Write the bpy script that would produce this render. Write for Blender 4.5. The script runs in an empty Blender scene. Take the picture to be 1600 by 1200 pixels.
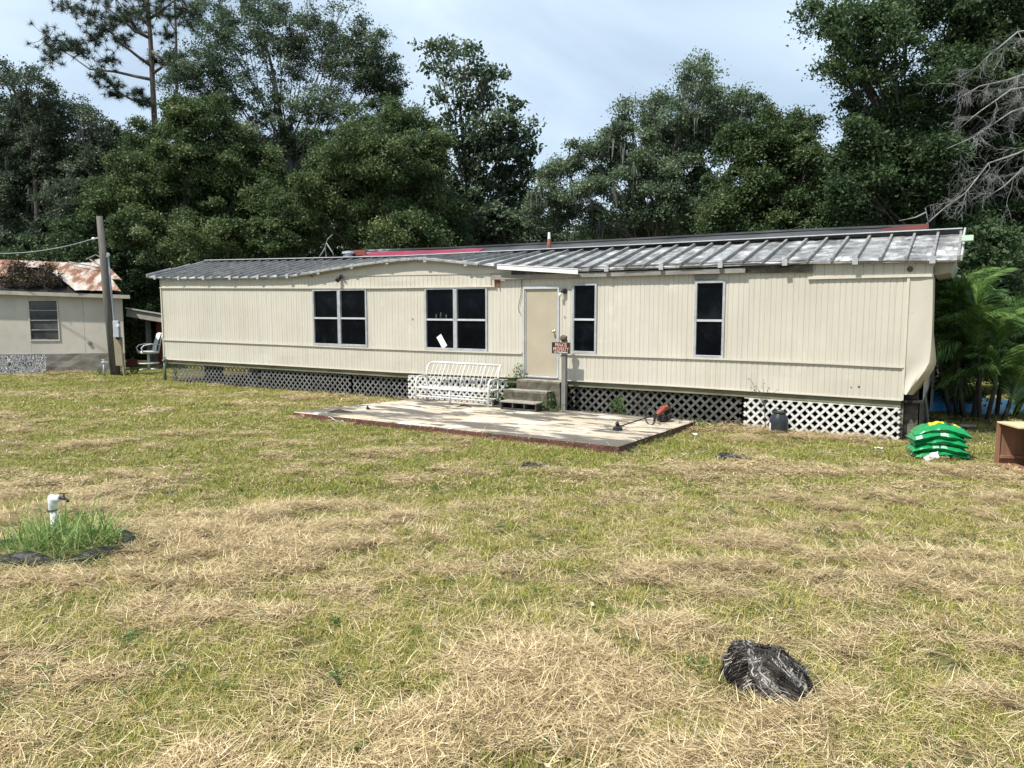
import bpy, bmesh, math, random
import numpy as np
from mathutils import Vector, Matrix

random.seed(7)
RNG = np.random.default_rng(11)
R = math.radians
SC = bpy.context.scene
COL = SC.collection

# ------------------------------------------------------------------ camera
F, PITCH, CAMH = 1164.0, R(5.817), 2.3
cam = bpy.data.cameras.new('camera')
cam.sensor_width = 36.0
cam.lens = 36.0 * F / 1600.0
cam.clip_start, cam.clip_end = 0.1, 3000
camo = bpy.data.objects.new('camera', cam)
camo.location = (0, 0, CAMH)
camo.rotation_euler = (math.pi / 2 - PITCH, 0, 0)
COL.objects.link(camo)
SC.camera = camo

# ------------------------------------------------------------------ sky, sun, exposure
SUN_TO = Vector((-0.80, -0.60, 0)).normalized()
SUN_EL = R(57)
world = bpy.data.worlds.new('World')
SC.world = world
world.use_nodes = True
wn = world.node_tree
wn.nodes.clear()


def N(nt, typ, **kw):
    n = nt.nodes.new(typ)
    for k, v in kw.items():
        if k.startswith('i_'):
            n.inputs[k[2:].replace('_', ' ')].default_value = v
        else:
            setattr(n, k, v)
    return n


out = N(wn, 'ShaderNodeOutputWorld')
bg = N(wn, 'ShaderNodeBackground', i_Strength=0.09)
sky = N(wn, 'ShaderNodeTexSky', sky_type='NISHITA')
sky.sun_disc = False
sky.sun_elevation = SUN_EL
sky.sun_rotation = math.atan2(SUN_TO.x, SUN_TO.y)
sky.air_density, sky.dust_density, sky.ozone_density = 1.0, 0.3, 1.6
tc = N(wn, 'ShaderNodeTexCoord')
mp = N(wn, 'ShaderNodeMapping')
mp.inputs['Scale'].default_value = (1.0, 1.0, 2.4)
mp.inputs['Location'].default_value = (3.3, 0.7, 1.2)
nz = N(wn, 'ShaderNodeTexNoise', i_Scale=2.1, i_Detail=7.0, i_Roughness=0.5, i_Distortion=0.6)
rp = N(wn, 'ShaderNodeValToRGB')
rp.color_ramp.elements[0].position = 0.40
rp.color_ramp.elements[0].color = (0.50, 0.50, 0.50, 1)
rp.color_ramp.elements[1].position = 0.66
rp.color_ramp.elements[1].color = (0.96, 0.96, 0.96, 1)
mx = N(wn, 'ShaderNodeMix', data_type='RGBA')
mx.inputs[7].default_value = (7.0, 8.5, 9.9, 1)
L = wn.links.new
L(tc.outputs['Generated'], mp.inputs['Vector'])
L(mp.outputs['Vector'], nz.inputs['Vector'])
L(nz.outputs['Fac'], rp.inputs['Fac'])
L(rp.outputs['Color'], mx.inputs[0])
L(sky.outputs['Color'], mx.inputs[6])
L(mx.outputs[2], bg.inputs['Color'])
L(bg.outputs['Background'], out.inputs['Surface'])

sd = bpy.data.lights.new('sun', 'SUN')
sd.energy = 4.9
sd.angle = R(1.2)
sd.color = (1.0, 0.955, 0.88)
so = bpy.data.objects.new('sun', sd)
d = Vector((SUN_TO.x * math.cos(SUN_EL), SUN_TO.y * math.cos(SUN_EL), math.sin(SUN_EL)))
so.rotation_euler = d.to_track_quat('Z', 'Y').to_euler()
so.location = (-20, -15, 40)
COL.objects.link(so)
SC.view_settings.view_transform = 'Standard'
SC.view_settings.look = 'None'
SC.view_settings.exposure = 0.40
SC.view_settings.gamma = 1.0
SC.view_settings.use_curve_mapping = False
SC.render.engine = 'CYCLES'
SC.cycles.max_bounces = 6
SC.cycles.transparent_max_bounces = 8

# ------------------------------------------------------------------ coordinates
TH = R(31.05)
DW = 6.343 * CAMH
NW = np.array([-math.sin(TH), -math.cos(TH), 0])
UW = np.array([math.cos(TH), -math.sin(TH), 0])


def ray(x, y):
    a, b = (x - 800) / F, (600 - y) / F
    return np.array([a, math.cos(PITCH) + b * math.sin(PITCH), -math.sin(PITCH) + b * math.cos(PITCH)])


def _plane(x, y, o=0.0):
    r = ray(x, y)
    return r * (-(DW - o) / (NW @ r)) + np.array([0, 0, CAMH])


ORG = _plane(254.5, 500)
ORG[2] = 0


def wall(x, y, o=0.0):
    """house coordinates (along, back, up) of the facade point seen at a pixel"""
    X = _plane(x, y, o) - ORG
    return (X @ UW, -(X @ NW), X[2])


def gnd(x, y, z=0.0):
    r = ray(x, y)
    return r * ((z - CAMH) / r[2]) + np.array([0, 0, CAMH])


def at(x, y, dep):
    r = ray(x, y)
    return r * dep / r[1] + np.array([0, 0, CAMH])


def W(s, b, z=0.0):
    """house coordinates -> world"""
    return ORG + s * UW - b * NW + np.array([0, 0, z])


def loc(X):
    X = np.array(X) - ORG
    return (X @ UW, -(X @ NW), X[2])


# ------------------------------------------------------------------ materials
def ramp(nt, fac, stops):
    r = nt.nodes.new('ShaderNodeValToRGB')
    els = r.color_ramp.elements
    els[0].position, els[0].color = stops[0][0], (*stops[0][1], 1)
    els[1].position, els[1].color = stops[-1][0], (*stops[-1][1], 1)
    for p, c in stops[1:-1]:
        e = els.new(p)
        e.color = (*c, 1)
    nt.links.new(fac, r.inputs['Fac'])
    return r.outputs['Color']


def noise(nt, scale, detail=6.0, rough=0.6, stretch=(1, 1, 1), coord='Object', dist=0.0, off=(0, 0, 0)):
    t = nt.nodes.new('ShaderNodeTexCoord')
    m = nt.nodes.new('ShaderNodeMapping')
    m.inputs['Scale'].default_value = stretch
    m.inputs['Location'].default_value = off
    n = N(nt, 'ShaderNodeTexNoise', i_Scale=scale, i_Detail=detail, i_Roughness=rough, i_Distortion=dist)
    nt.links.new(t.outputs[coord], m.inputs['Vector'])
    nt.links.new(m.outputs['Vector'], n.inputs['Vector'])
    return n.outputs['Fac']


def mixc(nt, fac, a, b, mode='MIX'):
    m = N(nt, 'ShaderNodeMix', data_type='RGBA', blend_type=mode)
    for i, v in ((0, fac), (6, a), (7, b)):
        if isinstance(v, (int, float)):
            m.inputs[i].default_value = v
        elif isinstance(v, tuple):
            m.inputs[i].default_value = (*v, 1)
        else:
            nt.links.new(v, m.inputs[i])
    return m.outputs[2]


def M(name, stops, scale=5.0, rough=0.7, metal=0.0, bump=0.0, bscale=None, stretch=(1, 1, 1), spec=0.4, over=None,
      detail=6.0):
    """noise-ramped principled; over = list of (scale, stretch, lo, hi, colour) layers of wear"""
    m = bpy.data.materials.new(name)
    m.use_nodes = True
    nt = m.node_tree
    b = nt.nodes['Principled BSDF']
    c = ramp(nt, noise(nt, scale, detail, stretch=stretch), stops)
    for i, (sc, st, lo, hi, colr) in enumerate(over or []):
        f = ramp(nt, noise(nt, sc, 7.0, 0.65, st, off=(3.1 * i + 1, 2.0, 5.5 * i)), [(lo, (0, 0, 0)), (hi, (1, 1, 1))])
        c = mixc(nt, f, c, colr)
    nt.links.new(c, b.inputs['Base Color'])
    b.inputs['Roughness'].default_value = rough
    b.inputs['Metallic'].default_value = metal
    b.inputs['Specular IOR Level'].default_value = spec
    if bump:
        bn = N(nt, 'ShaderNodeBump', i_Strength=bump, i_Distance=0.01)
        nt.links.new(noise(nt, bscale or scale * 4, 8.0, stretch=stretch), bn.inputs['Height'])
        nt.links.new(bn.outputs['Normal'], b.inputs['Normal'])
    return m


def leafmat(name, stops, trans=0.3, rough=0.55):
    m = bpy.data.materials.new(name)
    m.use_nodes = True
    nt = m.node_tree
    b = nt.nodes['Principled BSDF']
    a = N(nt, 'ShaderNodeAttribute', attribute_name='tint')
    c = ramp(nt, a.outputs['Fac'], stops)
    nt.links.new(c, b.inputs['Base Color'])
    b.inputs['Roughness'].default_value = rough
    b.inputs['Specular IOR Level'].default_value = 0.3
    t = N(nt, 'ShaderNodeBsdfTranslucent')
    nt.links.new(c, t.inputs['Color'])
    ms = N(nt, 'ShaderNodeMixShader', i_Fac=trans)
    nt.links.new(b.outputs[0], ms.inputs[1])
    nt.links.new(t.outputs[0], ms.inputs[2])
    nt.links.new(ms.outputs[0], nt.nodes['Material Output'].inputs['Surface'])
    return m


MAT = {}
MAT['siding'] = M('cream_siding', [(0.3, (0.465, 0.432, 0.36)), (0.7, (0.545, 0.512, 0.432))], 0.7, 0.42, bump=0.12, bscale=9,
                  over=[(1.5, (6, 6, 0.30), 0.52, 0.80, (0.43, 0.395, 0.315)), (3.5, (7, 7, 0.25), 0.60, 0.74, (0.47, 0.43, 0.35)), (1.1, (1.5, 1.5, 1), 0.60, 0.70, (0.56, 0.54, 0.475)), (0.9, (1, 1, 1), 0.62, 0.85, (0.47, 0.445, 0.375)),
                        (14, (1, 1, 1), 0.715, 0.75, (0.25, 0.19, 0.13)), (3.0, (6, 6, 0.5), 0.70, 0.80, (0.35, 0.33, 0.25))])
MAT['sidingfaded'] = M('faded_cream_siding', [(0.3, (0.465, 0.437, 0.37)), (0.7, (0.54, 0.51, 0.435))], 0.7, 0.42, bump=0.12, bscale=9,
                       over=[(1.5, (6, 6, 0.30), 0.50, 0.78, (0.40, 0.375, 0.31)), (1.3, (1, 1, 1), 0.60, 0.72, (0.44, 0.42, 0.36)), (14, (1, 1, 1), 0.70, 0.74, (0.22, 0.18, 0.13))])
MAT['trim'] = M('cream_trim', [(0.3, (0.49, 0.45, 0.37)), (0.7, (0.58, 0.54, 0.45))], 3, 0.45,
                over=[(9, (1, 1, 1), 0.62, 0.75, (0.36, 0.31, 0.24))])
MAT['smooth'] = M('smooth_cream_sheet', [(0.3, (0.46, 0.425, 0.352)), (0.7, (0.535, 0.502, 0.42))], 1.2, 0.4, bump=0.35, bscale=2.2,
                  over=[(6, (1, 1, 1), 0.66, 0.76, (0.36, 0.30, 0.21))])
MAT['under'] = M('tan_sheet_back', [(0.3, (0.40, 0.33, 0.21)), (0.7, (0.50, 0.42, 0.28))], 3, 0.6)
MAT['roof'] = M('weathered_roof_metal', [(0.30, (0.15, 0.153, 0.155)), (0.5, (0.30, 0.303, 0.305)), (0.66, (0.58, 0.58, 0.58))],
                2.2, 0.5, 0.15, bump=0.3, bscale=7, over=[(5, (1.5, 0.6, 1), 0.56, 0.74, (0.12, 0.12, 0.12)),
                                                           (1.1, (1, 1, 1), 0.60, 0.75, (0.17, 0.17, 0.175))])
MAT['roofclean'] = M('bleached_roof_metal', [(0.34, (0.07, 0.07, 0.07)), (0.50, (0.24, 0.24, 0.24)), (0.66, (0.56, 0.56, 0.56))],
                     2.6, 0.55, 0.1, bump=0.35, bscale=6, over=[(3.5, (2.5, 0.5, 1), 0.50, 0.66, (0.13, 0.13, 0.13)),
                                                                (16, (1, 1, 1), 0.64, 0.74, (0.22, 0.22, 0.215))])
MAT['rib'] = M('roof_rib_metal', [(0.3, (0.15, 0.15, 0.145)), (0.7, (0.34, 0.335, 0.32))], 6, 0.5, 0.1,
               over=[(11, (1, 1, 1), 0.60, 0.72, (0.10, 0.10, 0.095))])
MAT['ridgemetal'] = M('rear_roof_metal', [(0.42, (0.045, 0.047, 0.05)), (0.60, (0.10, 0.10, 0.105)), (0.70, (0.50, 0.50, 0.51))], 0.9, 0.5, 0.2,
                      stretch=(0.6, 1, 1))
MAT['lightmetal'] = M('pale_aluminium', [(0.3, (0.46, 0.47, 0.48)), (0.7, (0.62, 0.63, 0.64))], 6, 0.38, 0.25)
MAT['frame'] = M('window_aluminium', [(0.3, (0.30, 0.31, 0.32)), (0.7, (0.47, 0.48, 0.49))], 5, 0.4, 0.2,
                 over=[(18, (1, 1, 1), 0.62, 0.72, (0.22, 0.22, 0.21))])
MAT['white'] = M('white_paint', [(0.3, (0.68, 0.68, 0.66)), (0.7, (0.80, 0.80, 0.78))], 6, 0.45,
                 over=[(14, (1, 1, 1), 0.66, 0.76, (0.42, 0.36, 0.28))])
MAT['benchwhite'] = M('white_enamel', [(0.3, (0.60, 0.59, 0.55)), (0.7, (0.70, 0.69, 0.65))], 6, 0.35,
                      over=[(22, (1, 1, 1), 0.68, 0.75, (0.35, 0.24, 0.15))])
MAT['glass'] = M('dark_screened_glass', [(0.35, (0.0015, 0.002, 0.003)), (0.55, (0.003, 0.004, 0.006)), (0.7, (0.010, 0.012, 0.014))], 2.2, 0.12, spec=0.07)
MAT['door'] = M('tan_door', [(0.3, (0.35, 0.305, 0.225)), (0.7, (0.41, 0.36, 0.27))], 1.6, 0.5, bump=0.1,
                over=[(1.5, (1, 1, 1), 0.6, 0.8, (0.48, 0.37, 0.22))])
MAT['brass'] = M('brass_knob', [(0.3, (0.7, 0.6, 0.35)), (0.7, (0.8, 0.7, 0.45))], 5, 0.2, 1.0)
MAT['greywood'] = M('weathered_grey_wood', [(0.3, (0.13, 0.125, 0.115)), (0.7, (0.27, 0.26, 0.24))], 6, 0.85, bump=0.5, bscale=20,
                    stretch=(1, 1, 0.2))
MAT['greyboard'] = M('weathered_grey_board', [(0.3, (0.14, 0.13, 0.115)), (0.7, (0.30, 0.285, 0.26))], 6, 0.85, bump=0.5,
                     stretch=(0.25, 1, 1))
MAT['rotten'] = M('rotten_board', [(0.35, (0.035, 0.030, 0.024)), (0.55, (0.11, 0.095, 0.075)), (0.72, (0.26, 0.235, 0.19))], 7, 0.9,
                  bump=0.8, stretch=(0.5, 1, 1))
MAT['rim'] = M('mossy_rim_board', [(0.3, (0.10, 0.095, 0.055)), (0.7, (0.22, 0.205, 0.13))], 4, 0.85, bump=0.4, stretch=(0.4, 1, 1))
MAT['lattgrey'] = M('grey_lattice', [(0.3, (0.10, 0.099, 0.095)), (0.7, (0.18, 0.178, 0.17))], 3, 0.7,
                    over=[(2, (1, 1, 1), 0.55, 0.75, (0.13, 0.125, 0.10))])  # dark grey base for the left lattice panels
MAT['lattdark'] = M('dark_lattice', [(0.3, (0.045, 0.045, 0.04)), (0.7, (0.115, 0.112, 0.10))], 3, 0.8,
                    over=[(1.6, (1, 1, 1), 0.55, 0.75, (0.03, 0.03, 0.025))])  # darkest lattice grey with random darker blotches
MAT['lattwhite'] = M('white_lattice', [(0.3, (0.52, 0.51, 0.475)), (0.7, (0.64, 0.63, 0.60))], 3, 0.55,
                     over=[(4, (1, 1, 1), 0.60, 0.80, (0.40, 0.37, 0.27))])
MAT['dark'] = M('black_metal', [(0.3, (0.012, 0.012, 0.012)), (0.7, (0.03, 0.03, 0.03))], 6, 0.5)
MAT['rubber'] = M('black_rubber', [(0.3, (0.010, 0.010, 0.011)), (0.7, (0.024, 0.024, 0.026))], 7, 0.6, bump=0.12)
MAT['void'] = M('underfloor_shade', [(0.3, (0.020, 0.017, 0.013)), (0.7, (0.05, 0.04, 0.03))], 4, 0.95)  # near-black base puts the underfloor shade into the colour
MAT['red'] = M('faded_red_board', [(0.3, (0.13, 0.03, 0.022)), (0.7, (0.21, 0.055, 0.04))], 3, 0.7, stretch=(0.4, 1, 1))
MAT['pink'] = M('crimson_tarp', [(0.3, (0.16, 0.016, 0.038)), (0.7, (0.28, 0.036, 0.075))], 1.2, 0.55, bump=0.6, bscale=3)
MAT['rust'] = M('rusty_iron', [(0.3, (0.16, 0.055, 0.03)), (0.7, (0.30, 0.12, 0.07))], 9, 0.85)
MAT['concrete'] = M('stained_concrete', [(0.30, (0.36, 0.31, 0.235)), (0.52, (0.50, 0.42, 0.315)), (0.72, (0.62, 0.57, 0.49))], 1.1, 0.9,
                    bump=0.3, bscale=14,
                    over=[(1.1, (1, 1.6, 1), 0.54, 0.63, (0.62, 0.59, 0.54)), (0.95, (0.5, 1.5, 1), 0.50, 0.565, (0.12, 0.108, 0.09)),
                          (3, (0.45, 1.3, 1), 0.525, 0.58, (0.11, 0.10, 0.082)), (12, (1, 1, 1), 0.67, 0.73, (0.13, 0.11, 0.09))])
MAT['riser'] = M('faded_red_riser', [(0.3, (0.07, 0.034, 0.026)), (0.6, (0.14, 0.055, 0.042)), (0.75, (0.20, 0.095, 0.075))], 3, 0.9,
                 bump=0.4, over=[(2.4, (1, 1, 1), 0.50, 0.68, (0.07, 0.06, 0.042)), (8, (1, 1, 2), 0.6, 0.72, (0.045, 0.04, 0.03))])
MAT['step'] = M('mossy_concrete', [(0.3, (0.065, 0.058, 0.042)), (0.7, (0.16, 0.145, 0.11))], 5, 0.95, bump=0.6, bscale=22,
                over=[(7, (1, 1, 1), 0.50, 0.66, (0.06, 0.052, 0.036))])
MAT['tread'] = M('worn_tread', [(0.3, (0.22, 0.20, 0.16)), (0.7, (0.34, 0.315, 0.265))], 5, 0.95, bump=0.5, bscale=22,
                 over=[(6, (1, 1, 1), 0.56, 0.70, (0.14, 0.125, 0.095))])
MAT['block'] = M('dark_block', [(0.3, (0.03, 0.028, 0.025)), (0.7, (0.085, 0.08, 0.068))], 12, 0.95, bump=0.6)  # dark grey base for blocks; the block top takes the tread tone
MAT['signblack'] = M('black_sign_face', [(0.3, (0.010, 0.008, 0.008)), (0.7, (0.02, 0.016, 0.016))], 6, 0.5)
MAT['signred'] = M('faded_red_print', [(0.3, (0.55, 0.22, 0.14)), (0.7, (0.72, 0.48, 0.42))], 7, 0.5)
MAT['signwhite'] = M('white_print', [(0.3, (0.72, 0.66, 0.66)), (0.7, (0.8, 0.76, 0.76))], 6, 0.5)
MAT['shell'] = M('brown_weathered_knot', [(0.3, (0.06, 0.045, 0.03)), (0.7, (0.16, 0.12, 0.085))], 16, 0.9, bump=0.7)
MAT['stucco'] = M('dingy_stucco', [(0.3, (0.44, 0.405, 0.345)), (0.7, (0.55, 0.51, 0.44))], 1.2, 0.9, bump=0.25, bscale=22,
                  over=[(2.0, (3, 3, 0.5), 0.60, 0.85, (0.29, 0.27, 0.22))])
MAT['footing'] = M('mildewed_footing', [(0.3, (0.09, 0.085, 0.072)), (0.5, (0.20, 0.19, 0.165)), (0.7, (0.29, 0.275, 0.24))], 2.4, 0.95, bump=0.5,
                   stretch=(0.6, 0.6, 1.6))
MAT['fascia'] = M('grimy_fascia', [(0.3, (0.30, 0.27, 0.22)), (0.7, (0.46, 0.43, 0.37))], 3, 0.8)
MAT['rustroof'] = M('rust_streaked_zinc', [(0.38, (0.46, 0.45, 0.43)), (0.48, (0.36, 0.29, 0.235)), (0.54, (0.20, 0.088, 0.05)),
                                           (0.75, (0.14, 0.058, 0.036))], 1.5, 0.7, 0.05, stretch=(1.9, 0.55, 1), bump=0.2, detail=9)
MAT['nearblack'] = M('near_black', [(0.3, (0.010, 0.009, 0.008)), (0.7, (0.03, 0.027, 0.023))], 4, 0.9)  # near-black base; on the shed deck it stands in for shade
MAT['windowgrey'] = M('louvre_glass', [(0.38, (0.03, 0.03, 0.032)), (0.55, (0.075, 0.075, 0.075)), (0.7, (0.13, 0.13, 0.12))], 1.1, 0.3, spec=0.3)
MAT['polewood'] = M('utility_pole_wood', [(0.3, (0.075, 0.068, 0.06)), (0.7, (0.165, 0.152, 0.138))], 6, 0.9, bump=0.6,
                    stretch=(3, 3, 0.25))
MAT['boardwood'] = M('tan_backboard', [(0.3, (0.24, 0.20, 0.13)), (0.7, (0.34, 0.29, 0.20))], 6, 0.85, stretch=(3, 3, 0.3))
MAT['meter'] = M('grey_meter_enamel', [(0.3, (0.36, 0.39, 0.42)), (0.7, (0.46, 0.49, 0.52))], 4, 0.45)
MAT['conduit'] = M('galvanised_conduit', [(0.3, (0.34, 0.37, 0.40)), (0.7, (0.48, 0.50, 0.52))], 6, 0.4, 0.3)
MAT['pvc'] = M('white_pvc', [(0.3, (0.66, 0.67, 0.65)), (0.7, (0.78, 0.79, 0.77))], 5, 0.35, over=[(9, (1, 1, 0.5), 0.58, 0.75, (0.45, 0.43, 0.37))])
MAT['bluetarp'] = M('blue_tarp', [(0.3, (0.03, 0.22, 0.62)), (0.5, (0.10, 0.44, 0.82)), (0.64, (0.40, 0.70, 0.88))], 2.2, 0.35, bump=0.5, bscale=5)  # pale blue stops paint sunlit highlights into the tarp
MAT['baggreen'] = M('green_plastic', [(0.3, (0.005, 0.19, 0.055)), (0.7, (0.012, 0.28, 0.085))], 3, 0.24, bump=0.45, bscale=9, stretch=(0.6, 1.6, 1))
MAT['bagyellow'] = M('yellow_print', [(0.3, (0.72, 0.53, 0.02)), (0.7, (0.80, 0.62, 0.04))], 3, 0.3)
MAT['bagblack'] = M('dark_print', [(0.3, (0.03, 0.02, 0.02)), (0.7, (0.09, 0.03, 0.025))], 9, 0.3)
MAT['bagpale'] = M('pale_green_print', [(0.3, (0.22, 0.42, 0.28)), (0.7, (0.40, 0.58, 0.44))], 9, 0.3)
MAT['paper'] = M('white_paper', [(0.3, (0.66, 0.67, 0.68)), (0.7, (0.76, 0.77, 0.78))], 4, 0.6)
MAT['ply'] = M('brown_plywood', [(0.3, (0.15, 0.075, 0.042)), (0.7, (0.27, 0.145, 0.085))], 3, 0.8, stretch=(2.5, 2.5, 0.4), bump=0.2)
MAT['palewood'] = M('pale_board', [(0.3, (0.48, 0.36, 0.20)), (0.7, (0.62, 0.49, 0.31))], 5, 0.75, stretch=(3, 0.4, 1))  # crate top board, paler than its ply sides
MAT['orange'] = M('trimmer_red_plastic', [(0.3, (0.24, 0.05, 0.032)), (0.7, (0.33, 0.08, 0.055))], 5, 0.4)
MAT['bucketblue'] = M('black_plastic', [(0.3, (0.016, 0.020, 0.026)), (0.7, (0.04, 0.048, 0.058))], 3, 0.3)
MAT['bark'] = M('dark_bark', [(0.3, (0.035, 0.03, 0.025)), (0.7, (0.10, 0.088, 0.075))], 7, 0.95, bump=0.8, stretch=(2, 2, 0.5))
MAT['barkpale'] = M('pale_bark', [(0.3, (0.10, 0.09, 0.08)), (0.7, (0.22, 0.20, 0.18))], 7, 0.95, bump=0.8, stretch=(2, 2, 0.5))
MAT['barkpine'] = M('pine_bark', [(0.3, (0.07, 0.055, 0.045)), (0.7, (0.17, 0.135, 0.11))], 9, 0.95, bump=0.8, stretch=(2, 2, 0.5))
MAT['deadwood'] = M('bleached_deadwood', [(0.3, (0.16, 0.16, 0.155)), (0.7, (0.29, 0.29, 0.28))], 5, 0.9)
MAT['chairmesh'] = M('white_cushion', [(0.3, (0.62, 0.60, 0.57)), (0.7, (0.76, 0.75, 0.72))], 7, 0.8)
MAT['hosegreen'] = M('green_iron', [(0.3, (0.045, 0.10, 0.075)), (0.7, (0.09, 0.16, 0.12))], 6, 0.6)
MAT['twig'] = M('brown_twig', [(0.3, (0.045, 0.033, 0.024)), (0.7, (0.11, 0.085, 0.06))], 8, 0.9)
MAT['palegreen'] = M('pale_green_metal', [(0.3, (0.42, 0.58, 0.45)), (0.7, (0.52, 0.66, 0.54))], 4, 0.5)


def camo():
    m = bpy.data.materials.new('black_white_swirled_board')
    m.use_nodes = True
    nt = m.node_tree
    b = nt.nodes['Principled BSDF']
    f = noise(nt, 2.2, 3.0, 0.5, (2.4, 2.4, 1.1), dist=2.2)
    w = N(nt, 'ShaderNodeMath', operation='MULTIPLY')
    w.inputs[1].default_value = 58
    s = N(nt, 'ShaderNodeMath', operation='SINE')
    nt.links.new(f, w.inputs[0])
    nt.links.new(w.outputs[0], s.inputs[0])
    c = ramp(nt, s.outputs[0], [(0.0, (0.015, 0.015, 0.015)), (0.35, (0.03, 0.03, 0.03)), (0.7, (0.5, 0.5, 0.49))])
    nt.links.new(c, b.inputs['Base Color'])
    b.inputs['Roughness'].default_value = 0.7
    return m


MAT['swirl'] = camo()
LEAF = {
    'oak': leafmat('oak_leaves', [(0, (0.0423, 0.0753, 0.0277)), (0.5, (0.0953, 0.1411, 0.053)), (0.85, (0.1534, 0.1999, 0.0771)), (1, (0.2328, 0.2647, 0.1084))]),
    'tall': leafmat('tall_tree_leaves', [(0, (0.0508, 0.0823, 0.0457)), (0.6, (0.1037, 0.1471, 0.0819)), (1, (0.1852, 0.2352, 0.1385))]),
    'mossy': leafmat('mossy_oak_leaves', [(0, (0.0762, 0.1129, 0.0663)), (0.6, (0.1429, 0.1976, 0.1084)), (1, (0.2117, 0.2681, 0.1566))]),
    'brown': leafmat('dull_oak_leaves', [(0, (0.0493, 0.0717, 0.0426)), (0.6, (0.0941, 0.1254, 0.0784)), (1, (0.1568, 0.1848, 0.1254))]),
    'vine': leafmat('vine_leaves', [(0, (0.036, 0.066, 0.022)), (0.5, (0.07, 0.112, 0.04)), (1, (0.125, 0.165, 0.062))]),
    'pine': leafmat('pine_needles', [(0.0, (0.026, 0.048, 0.026)), (1.0, (0.065, 0.098, 0.050))]),
    'dark': leafmat('deep_green_leaves', [(0, (0.0318, 0.0588, 0.023)), (0.6, (0.0635, 0.1082, 0.0409)), (1, (0.1185, 0.1705, 0.0663))]),  # deeper green palette for the large oak, shrubs and far wood
    'palm': leafmat('palm_leaflets', [(0, (0.05, 0.11, 0.025)), (0.6, (0.12, 0.22, 0.05)), (1, (0.28, 0.38, 0.14))], rough=0.35),
    'weed': leafmat('weed_leaves', [(0.0, (0.035, 0.085, 0.018)), (1.0, (0.12, 0.21, 0.05))]),
    'grass': leafmat('green_grass_blades', [(0, (0.075, 0.115, 0.016)), (0.5, (0.215, 0.255, 0.038)), (0.78, (0.46, 0.41, 0.095)), (1, (0.7, 0.6, 0.26))], trans=0.25),
    'straw': leafmat('dry_straw', [(0, (0.095, 0.062, 0.03)), (0.33, (0.31, 0.225, 0.11)), (0.66, (0.62, 0.475, 0.255)), (1, (0.9, 0.76, 0.49))], trans=0.15),
    'tuft': leafmat('lush_grass_blades', [(0, (0.09, 0.17, 0.03)), (0.6, (0.19, 0.31, 0.07)), (1, (0.46, 0.5, 0.24))], trans=0.3),
    'moss': leafmat('spanish_moss', [(0, (0.095, 0.1, 0.085)), (1, (0.18, 0.185, 0.16))], trans=0.2),
    'fibre': leafmat('root_fibres', [(0, (0.016, 0.013, 0.011)), (0.5, (0.07, 0.062, 0.054)), (1, (0.38, 0.35, 0.31))], trans=0.0),
    'litter': leafmat('fallen_leaves', [(0.0, (0.26, 0.16, 0.07)), (1.0, (0.72, 0.62, 0.40))], trans=0.1),
    'dead': leafmat('dead_leaves', [(0.0, (0.05, 0.036, 0.024)), (1.0, (0.13, 0.098, 0.062))], trans=0.15),
}


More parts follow.
